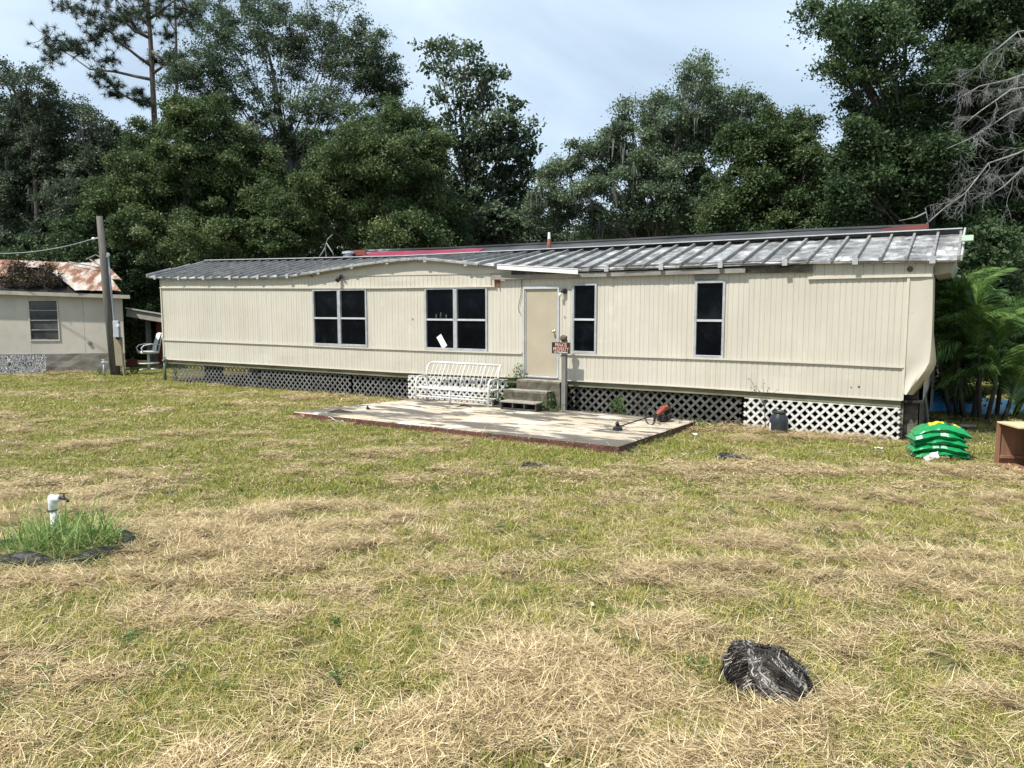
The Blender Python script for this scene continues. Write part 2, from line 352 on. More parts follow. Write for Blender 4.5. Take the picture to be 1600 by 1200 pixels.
# ------------------------------------------------------------------ mesh helpers
class MB:
    def __init__(self):
        self.v, self.f, self.m = [], [], []

    def add(self, vs, fs, mi=0):
        o = len(self.v)
        self.v += [tuple(float(c) for c in p) for p in vs]
        for f in fs:
            self.f.append(tuple(o + i for i in f))
            self.m.append(mi)

    def box(self, lo, hi, mi=0):
        x0, y0, z0 = lo
        x1, y1, z1 = hi
        self.add([(x0, y0, z0), (x1, y0, z0), (x1, y1, z0), (x0, y1, z0), (x0, y0, z1), (x1, y0, z1), (x1, y1, z1), (x0, y1, z1)],
                 [(0, 3, 2, 1), (4, 5, 6, 7), (0, 1, 5, 4), (1, 2, 6, 5), (2, 3, 7, 6), (3, 0, 4, 7)], mi)

    def bar(self, p, q, a, b, up=(0, 0, 1), mi=0):
        """beam from p to q; a = width across, b = size along up"""
        p, q = Vector(p), Vector(q)
        d = (q - p).normalized()
        side = d.cross(Vector(up)).normalized()
        u = side.cross(d).normalized()
        vs = []
        for c in (p, q):
            for s, t in ((-1, -1), (1, -1), (1, 1), (-1, 1)):
                vs.append(c + side * (s * a / 2) + u * (t * b / 2))
        self.add(vs, [(0, 1, 2, 3), (7, 6, 5, 4), (0, 4, 5, 1), (1, 5, 6, 2), (2, 6, 7, 3), (3, 7, 4, 0)], mi)

    def tube(self, pts, rad, n=8, mi=0, cap=True):
        pts = [Vector([float(c) for c in p]) for p in pts]
        if not hasattr(rad, '__len__'):
            rad = [rad] * len(pts)
        ref = None
        vs = []
        for i, p in enumerate(pts):
            d = (pts[min(i + 1, len(pts) - 1)] - pts[max(i - 1, 0)])
            if d.length < 1e-9:
                d = Vector((0, 0, 1))
            d.normalize()
            if ref is None:
                ref = d.orthogonal().normalized()
            s = (ref - d * ref.dot(d))
            s = s.normalized() if s.length > 1e-6 else d.orthogonal().normalized()
            ref = s
            t = d.cross(s)
            for k in range(n):
                a = 2 * math.pi * k / n
                vs.append(p + (s * math.cos(a) + t * math.sin(a)) * rad[i])
        fs = []
        for i in range(len(pts) - 1):
            for k in range(n):
                k2 = (k + 1) % n
                fs.append((i * n + k, i * n + k2, (i + 1) * n + k2, (i + 1) * n + k))
        if cap:
            fs.append(tuple(range(n - 1, -1, -1)))
            fs.append(tuple((len(pts) - 1) * n + k for k in range(n)))
        self.add(vs, fs, mi)

    def sphere(self, c, r, n=10, m=6, sc=(1, 1, 1), mi=0):
        vs, fs = [], []
        for i in range(m + 1):
            ph = math.pi * i / m
            for k in range(n):
                a = 2 * math.pi * k / n
                vs.append((c[0] + r * sc[0] * math.sin(ph) * math.cos(a), c[1] + r * sc[1] * math.sin(ph) * math.sin(a),
                           c[2] + r * sc[2] * math.cos(ph)))
        for i in range(m):
            for k in range(n):
                fs.append((i * n + k, (i + 1) * n + k, (i + 1) * n + (k + 1) % n, i * n + (k + 1) % n))
        self.add(vs, fs, mi)

    def grid(self, P, mi=0):
        """P[i][j] -> point"""
        n, m = len(P), len(P[0])
        vs = [p for row in P for p in row]
        fs = [(i * m + j, i * m + j + 1, (i + 1) * m + j + 1, (i + 1) * m + j) for i in range(n - 1) for j in range(m - 1)]
        self.add(vs, fs, mi)

    def build(self, name, mats, parent=None, smooth=False, bevel=0.0, kind=None, label=None):
        me = bpy.data.meshes.new(name)
        me.from_pydata(self.v, [], self.f)
        if not isinstance(mats, (list, tuple)):
            mats = [mats]
        for m in mats:
            me.materials.append(MAT[m] if isinstance(m, str) else m)
        if len(mats) > 1:
            me.polygons.foreach_set('material_index', self.m)
        if smooth:
            me.polygons.foreach_set('use_smooth', [True] * len(me.polygons))
        me.update()
        return link(name, me, parent, bevel, kind, label)


def link(name, me, parent=None, bevel=0.0, kind=None, label=None):
    o = bpy.data.objects.new(name, me)
    COL.objects.link(o)
    if parent is not None:
        o.parent = parent
    if bevel:
        b = o.modifiers.new('bevel', 'BEVEL')
        b.width, b.segments, b.limit_method = bevel, 2, 'ANGLE'
    if kind:
        o['kind'] = kind
    if label:
        o['label'] = label
    return o


def thing(name, label, cat, at_=(0, 0, 0), rz=0.0, group=None):
    o = bpy.data.objects.new(name, None)
    o.empty_display_size = 0.2
    COL.objects.link(o)
    o.location = [float(c) for c in at_]
    o.rotation_euler = (0, 0, rz)
    return tag(o, label, cat, group)


def tag(o, label, cat, group=None):
    o['label'], o['category'] = label, cat
    if group:
        o['group'] = group
    return o


def copy_tree(o, parent=None):
    c = o.copy()
    COL.objects.link(c)
    if parent is not None:
        c.parent = parent
    for ch in list(o.children):
        copy_tree(ch, c)
    return c


def soup(name, V, k, mat, tint, parent=None, kind='stuff'):
    """mesh of separate k-gons from an (n*k,3) array, with a per-corner tint"""
    me = soup_mesh(name, V, k, mat, tint)
    return link(name, me, parent, kind=kind)


def soup_mesh(name, V, k, mat, tint):
    V = np.asarray(V, dtype=np.float32)
    n = len(V) // k
    me = bpy.data.meshes.new(name)
    me.vertices.add(n * k)
    me.vertices.foreach_set('co', V.ravel())
    me.loops.add(n * k)
    me.loops.foreach_set('vertex_index', np.arange(n * k, dtype=np.int32))
    me.polygons.add(n)
    me.polygons.foreach_set('loop_start', np.arange(0, n * k, k, dtype=np.int32))
    me.polygons.foreach_set('loop_total', np.full(n, k, dtype=np.int32))
    a = me.attributes.new('tint', 'FLOAT', 'POINT')
    a.data.foreach_set('value', np.repeat(np.clip(tint, 0, 1), k).astype(np.float32))
    me.materials.append(mat)
    me.update()
    return me


def vnoise(x, y, seed=0):
    """smooth value noise in numpy, 0..1"""
    r = np.random.default_rng(seed).random((128, 128))
    xi, yi = np.floor(x).astype(int), np.floor(y).astype(int)
    fx, fy = x - xi, y - yi
    fx, fy = fx * fx * (3 - 2 * fx), fy * fy * (3 - 2 * fy)
    g = lambda a, b: r[a % 128, b % 128]
    return (g(xi, yi) * (1 - fx) + g(xi + 1, yi) * fx) * (1 - fy) + (g(xi, yi + 1) * (1 - fx) + g(xi + 1, yi + 1) * fx) * fy


def fbm(x, y, seed=0, o=4):
    t, a, s = 0, 0.5, 0
    for i in range(o):
        t = t + a * vnoise(x * 2 ** i + 17 * i, y * 2 ** i + 9 * i, seed + i)
        s += a
        a *= 0.55
    return t / s


def unit(n):
    v = RNG.normal(size=(n, 3))
    return v / np.linalg.norm(v, axis=1, keepdims=True)


# ------------------------------------------------------------------ ground
def dryness(x, y):
    """0 = green grass, 1 = thatch of dry straw"""
    a = fbm(x / 2.6 + 5, y / 1.3 + 3, 21)
    b = fbm(x / 0.5 + 0.3 * y, y / 0.32, 31, 3)
    near = np.clip((8.5 - y) / 6.0, 0, 1) * np.clip((1.0 - x) / 4.0, 0, 1)
    return np.clip((a - 0.54) * 4.0 + (b - 0.5) * 3.6 + 0.25 + 0.34 * near, 0, 1)


def gheight(x, y):
    dist = np.hypot(x, y)
    k = np.clip(1 - dist / 45, 0, 1)
    return k * ((fbm(x / 1.7, y / 1.1, 41, 3) - 0.5) * 0.05 + (fbm(x / 0.45, y / 0.4, 43, 2) - 0.5) * 0.045 * np.clip(1 - dist / 16, 0, 1)) - 0.012


def ground_material():
    m = bpy.data.materials.new('lawn_soil')
    m.use_nodes = True
    nt = m.node_tree
    b = nt.nodes['Principled BSDF']
    a = N(nt, 'ShaderNodeAttribute', attribute_name='dry')
    green = ramp(nt, noise(nt, 9, 8), [(0.3, (0.045, 0.048, 0.016)), (0.7, (0.15, 0.148, 0.05))])
    dry = ramp(nt, noise(nt, 14, 9, 0.7, off=(4, 1, 0)), [(0.3, (0.042, 0.030, 0.016)), (0.5, (0.115, 0.083, 0.042)), (0.72, (0.27, 0.20, 0.105))])
    c = mixc(nt, a.outputs['Fac'], green, dry)
    s = N(nt, 'ShaderNodeAttribute', attribute_name='bare')
    c = mixc(nt, s.outputs['Fac'], c, ramp(nt, noise(nt, 6, 8), [(0.3, (0.05, 0.04, 0.026)), (0.7, (0.13, 0.105, 0.07))]))
    nt.links.new(c, b.inputs['Base Color'])
    b.inputs['Roughness'].default_value = 0.95
    b.inputs['Specular IOR Level'].default_value = 0.1
    bn = N(nt, 'ShaderNodeBump', i_Strength=0.8, i_Distance=0.03)
    nt.links.new(noise(nt, 30, 8), bn.inputs['Height'])
    nt.links.new(bn.outputs['Normal'], b.inputs['Normal'])
    return m


def axis(lo, hi, fine_lo, fine_hi, step):
    mid = np.arange(fine_lo, fine_hi, step)
    up = [fine_hi]
    while up[-1] < hi:
        up.append(up[-1] + max(step, (up[-1] - fine_hi) * 0.35 + step))
    dn = [fine_lo]
    while dn[-1] > lo:
        dn.append(dn[-1] - max(step, (fine_lo - dn[-1]) * 0.35 + step))
    return np.array(sorted(set(np.round(np.concatenate([mid, up, dn]), 4))))


gx, gy = axis(-900, 900, -16, 16, 0.16), axis(-300, 1500, 2.5, 30, 0.16)
GX, GY = np.meshgrid(gx, gy)
GZ = gheight(GX, GY)
me = bpy.data.meshes.new('ground')
nx, ny = len(gx), len(gy)
idx = np.arange(nx * ny).reshape(ny, nx)
quads = np.stack([idx[:-1, :-1], idx[:-1, 1:], idx[1:, 1:], idx[1:, :-1]], -1).reshape(-1, 4)
me.vertices.add(nx * ny)
me.vertices.foreach_set('co', np.stack([GX, GY, GZ], -1).astype(np.float32).ravel())
me.loops.add(quads.size)
me.loops.foreach_set('vertex_index', quads.astype(np.int32).ravel())
me.polygons.add(len(quads))
me.polygons.foreach_set('loop_start', np.arange(0, quads.size, 4, dtype=np.int32))
me.polygons.foreach_set('loop_total', np.full(len(quads), 4, dtype=np.int32))
me.polygons.foreach_set('use_smooth', np.ones(len(quads), dtype=bool))
HS = (GX - ORG[0]) * UW[0] + (GY - ORG[1]) * UW[1]
HB = -((GX - ORG[0]) * NW[0] + (GY - ORG[1]) * NW[1])
bare = (np.clip((HB + 0.15) / 0.3, 0, 1) * np.clip((HS + 1.5) / 1.0, 0, 1) * np.clip((21.9 - HS) / 1.0, 0, 1))
bare = np.maximum(bare, np.clip((GX * 0.6 + HB * 0.9 - 5.2) / 2, 0, 0.85) * np.clip((HS - 21) / 0.6, 0, 1))
bare = np.maximum(bare, np.clip((HB - 9) / 5, 0, 1))
for nm, arr in (('dry', dryness(GX, GY)), ('bare', bare)):
    a = me.attributes.new(nm, 'FLOAT', 'POINT')
    a.data.foreach_set('value', arr.astype(np.float32).ravel())
me.materials.append(ground_material())
me.update()
link('ground', me, kind='structure')

# ------------------------------------------------------------------ mobile home
HOME = thing('mobile_home', 'long cream metal sided mobile home with ribbed metal roof and lattice skirting', 'mobile home', ORG, -TH)
S_L, S_R = 0.0, wall(1413, 560)[0]
S_END = wall(1458, 430)[0]
OV = 0.10   # eave overhang


def curve(pts):
    xs, zs = [p[0] for p in pts], [p[1] for p in pts]
    return lambda s: float(np.interp(s, xs, zs))


def wpts(lst, o=0.0):
    r = [(wall(x, y, o)[0], wall(x, y, o)[2]) for x, y in lst]
    r.sort()
    return r


eave = curve(wpts([(232, 431.5), (254, 434), (350, 433.2), (442, 431.5), (470, 429), (490, 426), (515, 421.5), (540, 417.5), (570, 413), (602, 409), (630, 406), (655, 404.3),
                   (680, 405.8), (709, 409), (740, 412), (775, 415), (840, 420), (910, 420.5), (1140, 412), (1240, 408.5), (1505, 404)], OV))
ridge = curve([(-0.6, 3.85), (4, 3.76), (8, 3.69), (14, 3.695), (22, 3.72)])
belt = curve(wpts([(255.5, 530.8), (420, 537.3), (572, 543.8), (700, 548.6), (813.7, 552), (890, 553.5), (1140, 561.5), (1280, 567), (1413, 573.8)]))
bott = curve(wpts([(255, 561), (450, 571.5), (630, 582), (810, 589.5), (882, 594), (1060, 603.5), (1240, 614.8), (1412, 625.5)]))
ttl = curve(wpts([(254.5, 449.5), (420, 449.8), (572, 450), (765, 447.5)]))   # trim under the top band, left
ttr = curve(wpts([(1262, 434.5), (1458, 430)]))

WIN = []   # s0, s1, z0, z1, columns
for x0, x1, yc, t, b_, n in ((490.5, 573, 495, 452.5, 539, 2), (665.5, 761, 497, 450, 546, 2), (895.5, 931.5, 500, 444, 550.8, 1), (1086.5, 1131, 500, 440, 557.5, 1)):
    s0, s1 = wall(x0, yc)[0], wall(x1, yc)[0]
    xm = (x0 + x1) / 2
    WIN.append((s0, s1, wall(xm, b_)[2], wall(xm, t)[2], n))
DOOR = (wall(818, 520)[0], wall(874, 520)[0], wall(845, 589.5)[2], wall(845, 448)[2])
OPEN = [w[:4] for w in WIN] + [DOOR]

PROF = [(0.0, 0.008), (0.010, 0.0), (0.082, 0.0), (0.090, 0.005), (0.112, 0.005), (0.120, 0.0), (0.190, 0.0), (0.2, 0.008)]


def siding_panel(name, s0, s1, zlo, zhi, y0, mod=0.2, mat='siding', prof=PROF, opens=OPEN):
    xs = {round(s0, 4), round(s1, 4)}
    k = math.floor(s0 / mod)
    while k * mod < s1:
        for px, _ in prof:
            x = k * mod + px * mod / 0.2
            if s0 < x < s1:
                xs.add(round(x, 4))
        k += 1
    for o in opens:
        for x in (o[0], o[1]):
            if s0 < x < s1:
                xs.add(round(x, 4))
    xs = sorted(xs)
    dep = lambda x: float(np.interp((x % mod) * 0.2 / mod, [p[0] for p in prof], [p[1] for p in prof]))
    parts = [MB(), MB()]
    cut = any(o[0] < s1 and o[1] > s0 for o in opens)
    for a, b in zip(xs[:-1], xs[1:]):
        if b - a < 1e-4:
            continue
        lo0, lo1, hi0, hi1 = zlo(a), zlo(b), zhi(a), zhi(b)
        segs = [((lo0, lo1), (hi0, hi1))]
        mid = (a + b) / 2
        for o in opens:
            if o[0] < mid < o[1]:
                ns = []
                for (l0, l1), (h0, h1) in segs:
                    if o[2] >= h0 or o[3] <= l0:
                        ns.append(((l0, l1), (h0, h1)))
                        continue
                    if o[2] > l0:
                        ns.append(((l0, l1), (o[2], o[2])))
                    if o[3] < h0:
                        ns.append(((o[3], o[3]), (h0, h1)))
                segs = ns
        ya, yb = y0 + dep(a + 1e-6), y0 + dep(b - 1e-6)
        for (l0, l1), (h0, h1) in segs:
            if h0 - l0 < 1e-3 and h1 - l1 < 1e-3:
                continue
            zm0, zm1 = (l0 + h0) / 2, (l1 + h1) / 2
            # small oil-canning of the thin sheet
            q = 0.004 * math.sin(3.1 * mid) + 0.003 * math.sin(1.7 * mid + 1)
            mb = parts[1 if cut and l0 > 2.0 else 0]
            mb.add([(a, ya, l0), (b, yb, l1), (b, yb + q, zm1), (a, ya + q, zm0), (b, yb, h1), (a, ya, h0)], [(0, 1, 2, 3), (3, 2, 4, 5)])
    for mb in parts:
        if mb.f:
            mb.build(name, 'sidingfaded' if mat == 'siding' and (int(s0 * 7.3) * 37) % 11 in (2, 7) else mat, HOME)


s = S_L
PW = 0.4
while s < S_R - 0.05:
    e = min(s + PW, S_R)
    top = lambda q: (ttl(q) if q < wall(765, 447)[0] else min(eave(q) - 0.02, 3.16))
    siding_panel('siding_panel', s, e, belt, top, 0.0)
    siding_panel('lower_siding_panel', s, e, bott, lambda q: belt(q) - 0.004, -0.012)
    s = e
# the band of narrow boards over the trim on the left, and over the right end
GV = [(0.0, 0.008), (0.008, 0.0), (0.192, 0.0), (0.2, 0.008)]
s, e1 = S_L, wall(768, 440)[0]
gtop = lambda q: min(eave(q) - 0.015, float(np.interp(q, [wall(480, 430)[0], wall(765, 428)[0]], [wall(480, 433)[2], wall(765, 427.5)[2]])) if q > 6.6 else 9)
while s < e1 - 0.02:
    e = min(s + 0.8, e1)
    siding_panel('top_band_panel', s, e, lambda q: ttl(q) + 0.0, gtop, -0.02, 0.13, prof=GV)
    s = e
s, e1 = wall(1270, 425)[0], S_END
while s < e1 - 0.02:
    e = min(s + 0.8, e1)
    siding_panel('top_band_panel', s, e, ttr, lambda q: eave(q) - 0.015, -0.02, 0.16, prof=GV)
    s = e
# smooth gable board
mb = MB()
g0, g1 = wall(484, 430)[0], wall(808, 424)[0]
xs = np.linspace(g0, g1, 30)
P0 = [(x, -0.035, gtop(x) - 0.004 if x < wall(765, 428)[0] else gtop(wall(764, 428)[0])) for x in xs]
P1 = [(x, -0.035, max(eave(x) - 0.012, P0[i][2] + 0.002)) for i, x in enumerate(xs)]
mb.grid([P0, P1])
mb.build('gable_board', 'smooth', HOME)


def trim_line(name, f, s0, s1, h=0.035, y=-0.03, mat='trim', n=12, wob=0.0):
    mb = MB()
    xs = np.linspace(s0, s1, n)
    for a, b in zip(xs[:-1], xs[1:]):
        mb.bar((a, y, f(a)), (b, y, f(b)), 0.035, h)
    mb.build(name, mat, HOME)


trim_line('trim_strip', ttl, wall(251, 449.5)[0], wall(775, 447)[0])
trim_line('trim_strip', ttr, wall(1263, 434)[0], wall(1459, 430)[0], 0.05)
trim_line('belt_moulding', belt, S_L, DOOR[0] - 0.03, 0.03)
trim_line('belt_moulding', belt, DOOR[1] + 0.03, S_R, 0.03)
trim_line('drip_edge', bott, S_L, DOOR[0] - 0.03, 0.02, -0.022)
trim_line('drip_edge', bott, DOOR[1] + 0.2, S_R, 0.02, -0.022)
trim_line('rim_board', lambda q: bott(q) - 0.075, S_L + 0.02, DOOR[0] + 0.1, 0.11, 0.03, 'rim')
trim_line('rim_board', lambda q: bott(q) - 0.075, DOOR[1] - 0.1, S_R - 0.02, 0.11, 0.03, 'rim')
for sx, z0, z1 in ((S_L, bott(0), eave(0.4) - 0.03), (S_R + 0.0, bott(S_R), ttr(S_R) - 0.03)):
    mb = MB()
    mb.box((sx - 0.02, -0.034, z0), (sx + 0.022, 0.02, z1))
    mb.build('corner_trim', 'trim', HOME)
# sheet past the right corner trim, curled up at its foot
mb = MB()
rows = []
edge = [(1458, 431), (1457.5, 460), (1457, 490), (1456, 520), (1454.5, 545), (1452, 566), (1446, 577), (1437, 590), (1428, 603), (1419.5, 616)]
rng = random.Random(3)
for i, (ex, ey) in enumerate(edge):
    t = i / (len(edge) - 1)
    se, _, ze = wall(ex, ey)
    sl = S_R + 0.018
    fl = max(0, t - 0.5) * 2
    row = []
    for j in range(7):
        q = j / 6
        row.append((sl + (se - sl) * q, -0.012 - 0.10 * fl * q * fl + (0.022 * math.sin(5 * q + 9 * t) + 0.03 * fl * math.sin(11 * q + 17 * t) + rng.uniform(-1, 1) * .006) * (0.4 + fl) * (q > 0), ze + (1 - q) * 0.0))
    rows.append(row)
mb.grid(rows)
fold = []
for i, (ex, ey) in enumerate(edge):
    t = i / (len(edge) - 1)
    p = rows[i][-1]
    k = 0.03 + 0.16 * max(0, min(1, (t - 0.35) * 4)) * (1.0 if t < 0.9 else 0.5)
    fold.append([p, (p[0] + k * 0.35, p[1] + 0.05, p[2] - 0.01), (p[0] + k * 0.62, p[1] + 0.16, p[2] - 0.02), (p[0] + k * 0.6, p[1] + 0.34, p[2] + 0.0)])
mb.grid(fold, 1)
mb.build('corner_sheet', ['smooth', 'under'], HOME, smooth=True)

# body behind the siding: end walls, back, floor
mb = MB()
mb.box((0.02, 0.03, 0.66), (S_END - 0.04, 8.0, 0.70))
mb.build('floor_deck', 'void', HOME)
mb = MB()
for sx in (0.03, S_END - 0.05):
    mb.add([(sx, 0.03, 0.7), (sx, 4.2, 0.7), (sx, 4.2, 3.08), (sx, 2.1, 3.72), (sx, 0.03, 3.06)], [(0, 1, 2, 3, 4)])
mb.box((0.03, 7.9, 0.0), (S_END - 0.05, 8.0, 3.1))
mb.box((3.6, 4.2, 0.0), (3.66, 8, 3.1))
mb.box((S_END - 0.05, 4.2, 0.0), (S_END, 8, 3.1))
mb.build('end_walls', 'smooth', HOME)
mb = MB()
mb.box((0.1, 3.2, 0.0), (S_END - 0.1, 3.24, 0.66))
mb.build('dark_back_sheet', 'void', HOME)  # dark sheet added to keep the space behind the lattice black
for sx in np.arange(1.2, 21, 2.4):
    mb = MB()
    mb.box((sx, 0.55, 0), (sx + 0.4, 0.95, 0.66))
    mb.build('pier_block', 'block', HOME)

# windows
for wi, (s0, s1, z0, z1, n) in enumerate(WIN):
    fr = MB()
    t = 0.030
    y0, y1 = -0.030, 0.05
    fr.box((s0 - 0.02, y0, z0 - 0.03), (s1 + 0.02, y1, z0 + t))
    fr.box((s0 - 0.02, y0, z1 - t), (s1 + 0.02, y1, z1 + 0.02))
    fr.box((s0 - 0.02, y0, z0 + t), (s0 + t, y1, z1 - t))
    fr.box((s1 - t, y0, z0 + t), (s1 + 0.02, y1, z1 - t))
    sm = (s0 + s1) / 2
    if n == 2:
        fr.box((sm - 0.055, y0 - 0.004, z0 + t), (sm + 0.055, y1, z1 - t))
    wf = fr.build('window', 'frame', HOME, bevel=0.006)
    cols = [(s0 + t, sm - 0.055), (sm + 0.055, s1 - t)] if n == 2 else [(s0 + t, s1 - t)]
    zr = z0 + (z1 - z0) * 0.485
    for a, b in cols:
        r = MB()
        r.box((a, -0.022, zr - 0.022), (b, 0.045, zr + 0.022))
        r.build('meeting_rail', 'lightmetal', wf)
        for q0, q1, yy in ((z0 + t, zr - 0.022, 0.012), (zr + 0.022, z1 - t, 0.028)):
            g = MB()
            g.box((a + 0.002, yy, q0), (b - 0.002, yy + 0.006, q1))
            g.build('pane', 'glass', wf)

# door
ds0, ds1, dz0, dz1 = DOOR
fr = MB()
fr.box((ds0, -0.03, dz0), (ds0 + 0.03, 0.06, dz1))
fr.box((ds1 - 0.03, -0.03, dz0), (ds1, 0.06, dz1))
fr.box((ds0 + 0.03, -0.03, dz1 - 0.05), (ds1 - 0.03, 0.06, dz1))
fr.box((ds0 + 0.03, -0.05, dz0), (ds1 - 0.03, 0.06, dz0 + 0.03))
df = fr.build('door_frame', 'lightmetal', HOME, bevel=0.004)
fr = MB()
fr.box((ds0 + 0.03, -0.006, dz0 + 0.03), (ds0 + 0.06, 0.06, dz1 - 0.05))
fr.box((ds1 - 0.06, -0.006, dz0 + 0.03), (ds1 - 0.03, 0.06, dz1 - 0.05))
fr.build('jamb', 'conduit', HOME)
dd = MB()
dd.box((ds0 + 0.062, 0.012, dz0 + 0.032), (ds1 - 0.062, 0.05, dz1 - 0.052))
door = dd.build('door', 'door', HOME, bevel=0.004)
kn = MB()
kz = wall(866, 518)[2]
ks = ds1 - 0.135
kn.tube([(ks, 0.012, kz), (ks, -0.03, kz)], 0.014, 8)
kn.sphere((ks, -0.05, kz), 0.03, 12, 8)
kn.tube([(ks, 0.011, kz), (ks, 0.004, kz)], 0.034, 12)
kn.build('knob', 'brass', door, smooth=True)

# wall lamp beside the door
lz, ls = wall(880, 455)[2], wall(880, 455, 0.08)[0]
mb = MB()
mb.tube([(ls, -0.001, lz), (ls, -0.03, lz)], [0.062, 0.055], 14)
mb.tube([(ls, -0.03, lz), (ls - 0.02, -0.08, lz + 0.01), (ls - 0.05, -0.11, lz - 0.02)], [0.05, 0.045, 0.02], 10)
lamp = mb.build('wall_lamp', 'dark', HOME, smooth=False)
mb = MB()
mb.sphere((ls - 0.065, -0.10, lz - 0.075), 0.036, 10, 8, (1, 1, 1.3))
mb.build('bulb', 'white', lamp, smooth=True)
fz, fs = wall(531, 436)[2], wall(531, 436, 0.1)[0]
mb = MB()
mb.tube([(fs, -0.02, fz + 0.06), (fs, -0.06, fz + 0.06)], 0.05, 12)
mb.tube([(fs - 0.02, -0.06, fz + 0.05), (fs - 0.03, -0.11, fz - 0.0), (fs - 0.03, -0.17, fz - 0.05)], [0.035, 0.055, 0.062], 10)
mb.tube([(fs + 0.03, -0.06, fz + 0.06), (fs + 0.08, -0.09, fz + 0.03), (fs + 0.11, -0.12, fz + 0.06)], [0.02, 0.02, 0.026], 8)
mb.build('floodlight', 'dark', HOME)
# red bracket, loose wire, board over the last window, small wall marks
bx, _, bz = wall(778, 441)
mb = MB()
mb.box((bx - 0.06, -0.06, bz - 0.02), (bx + 0.06, -0.004, bz + 0.07))
mb.box((bx - 0.06, -0.06, bz - 0.10), (bx - 0.035, -0.03, bz - 0.022))
mb.box((bx + 0.03, -0.06, bz - 0.11), (bx + 0.055, -0.03, bz - 0.022))
mb.build('rusty_bracket', 'rust', HOME)
mb = MB()
mb.tube([(*wall(815, 437, 0.03)[:2], wall(815, 437)[2]), (*wall(814, 460, 0.03)[:2], wall(814, 460)[2]), (*wall(810, 480, 0.03)[:2], wall(810, 480)[2]),
         (*wall(811, 488, 0.04)[:2], wall(811, 488)[2]), (*wall(813.5, 489, 0.04)[:2], wall(813.5, 489)[2])], 0.007, 5)
mb.build('loose_wire', 'twig', HOME)
mb = MB()
p, q = wall(1085, 433, 0.03), wall(1120, 431.5, 0.03)
mb.bar(p, q, 0.03, 0.10)
mb.build('wooden_plaque', 'greyboard', HOME)
mb = MB()
for px, py, r in ((873, 488, 0.012), (882.5, 495, 0.014), (1330, 605, 0.012), (645, 498, 0.015), (1342, 604, 0.018), (1422, 420.5, 0.05)):
    p = wall(px, py, 0.002 if r < 0.03 else 0.024)
    mb.tube([(p[0], p[1] - 0.012 if r < 0.03 else p[1], p[2]), (p[0], p[1] - 0.02, p[2])], r, 8)
mb.build('wall_fittings', 'shell', HOME)

# boards and gutter under the right part of the eave
mb = MB()
p, q = wall(768, 434, 0.09), wall(1165, 422.5, 0.09)
mb.bar(p, q, 0.05, 0.10)
mb.build('weathered_fascia', 'greyboard', HOME, bevel=0.008)
mb = MB()
pts = [wall(x, y, 0.03) for x, y in ((800, 427), (925, 425), (1050, 420.5), (1165, 417.5), (1270, 416))]
for a, b in zip(pts[:-1], pts[1:]):
    mb.bar(a, b, 0.05, 0.22)
mb.build('rotten_header', 'rotten', HOME)
mb = MB()
g0, g1 = wall(777, 416.5, 0.22), wall(903, 424, 0.22)
mb.bar(g0, g1, 0.012, 0.115)
mb.bar((g0[0], g0[1] + 0.06, g0[2] - 0.055), (g1[0], g1[1] + 0.06, g1[2] - 0.055), 0.12, 0.012)
mb.bar((g0[0], g0[1] - 0.008, g0[2] + 0.05), (g1[0], g1[1] - 0.008, g1[2] + 0.05), 0.02, 0.014)
mb.build('gutter', 'white', HOME)

# metal roof: each pan and each standing seam a part
s0r, s1r = wall(233, 432, OV)[0], wall(1500, 404, OV)[0]
RP = 0.395
nr = int(round((s1r - s0r) / RP))
RP = (s1r - s0r) / nr
RY = 2.1
rr = random.Random(5)


def roofz(s, y):
    t = (y + OV) / (RY + OV)
    return eave(s) + (ridge(s) - eave(s)) * t


for i in range(nr):
    a, b = s0r + i * RP, s0r + (i + 1) * RP
    mb = MB()
    rows = []
    ys = [-OV - 0.06 + rr.uniform(-0.015, 0.015), -OV, 0.25, 0.6, 1.0, 1.4, 1.75, RY]
    for y in ys:
        row = []
        for k in range(5):
            x = a + (b - a) * k / 4
            z = roofz(x, max(y, -OV)) + (-0.02 if y < -OV - 0.02 else 0)
            z += (0 if k in (0, 4) else rr.uniform(-0.006, 0.006)) + 0.012 * math.sin(3.14 * k / 4) * math.sin(2.5 * y + i)
            row.append((x, y, z))
        rows.append(row)
    mb.grid(rows)
    mb.build('roof_pan', 'roofclean' if a > 13.2 and i % 7 != 3 else 'roof', HOME, smooth=True)
for i in range(nr + 1):
    a = s0r + i * RP
    mb = MB()
    a = min(max(a, s0r + 0.02), s1r - 0.02)
    j = rr.uniform(-0.01, 0.01)
    pts = [(a + j, -OV - 0.075, eave(a) + 0.012), (a, 0.6, roofz(a, 0.6) + 0.03), (a, 1.3, roofz(a, 1.3) + 0.03), (a, RY - 0.12, roofz(a, RY - 0.12) + 0.03)]
    for p, q in zip(pts[:-1], pts[1:]):
        mb.bar(p, q, 0.042, 0.075)
    mb.build('roof_seam', 'rib', HOME)
    if i % 3 == 1:
        mb = MB()
        mb.box((a - 0.045, -OV - 0.085, eave(a) - 0.075), (a + 0.045, -OV - 0.055, eave(a) + 0.045))
        mb.build('seam_clip', 'frame', HOME)
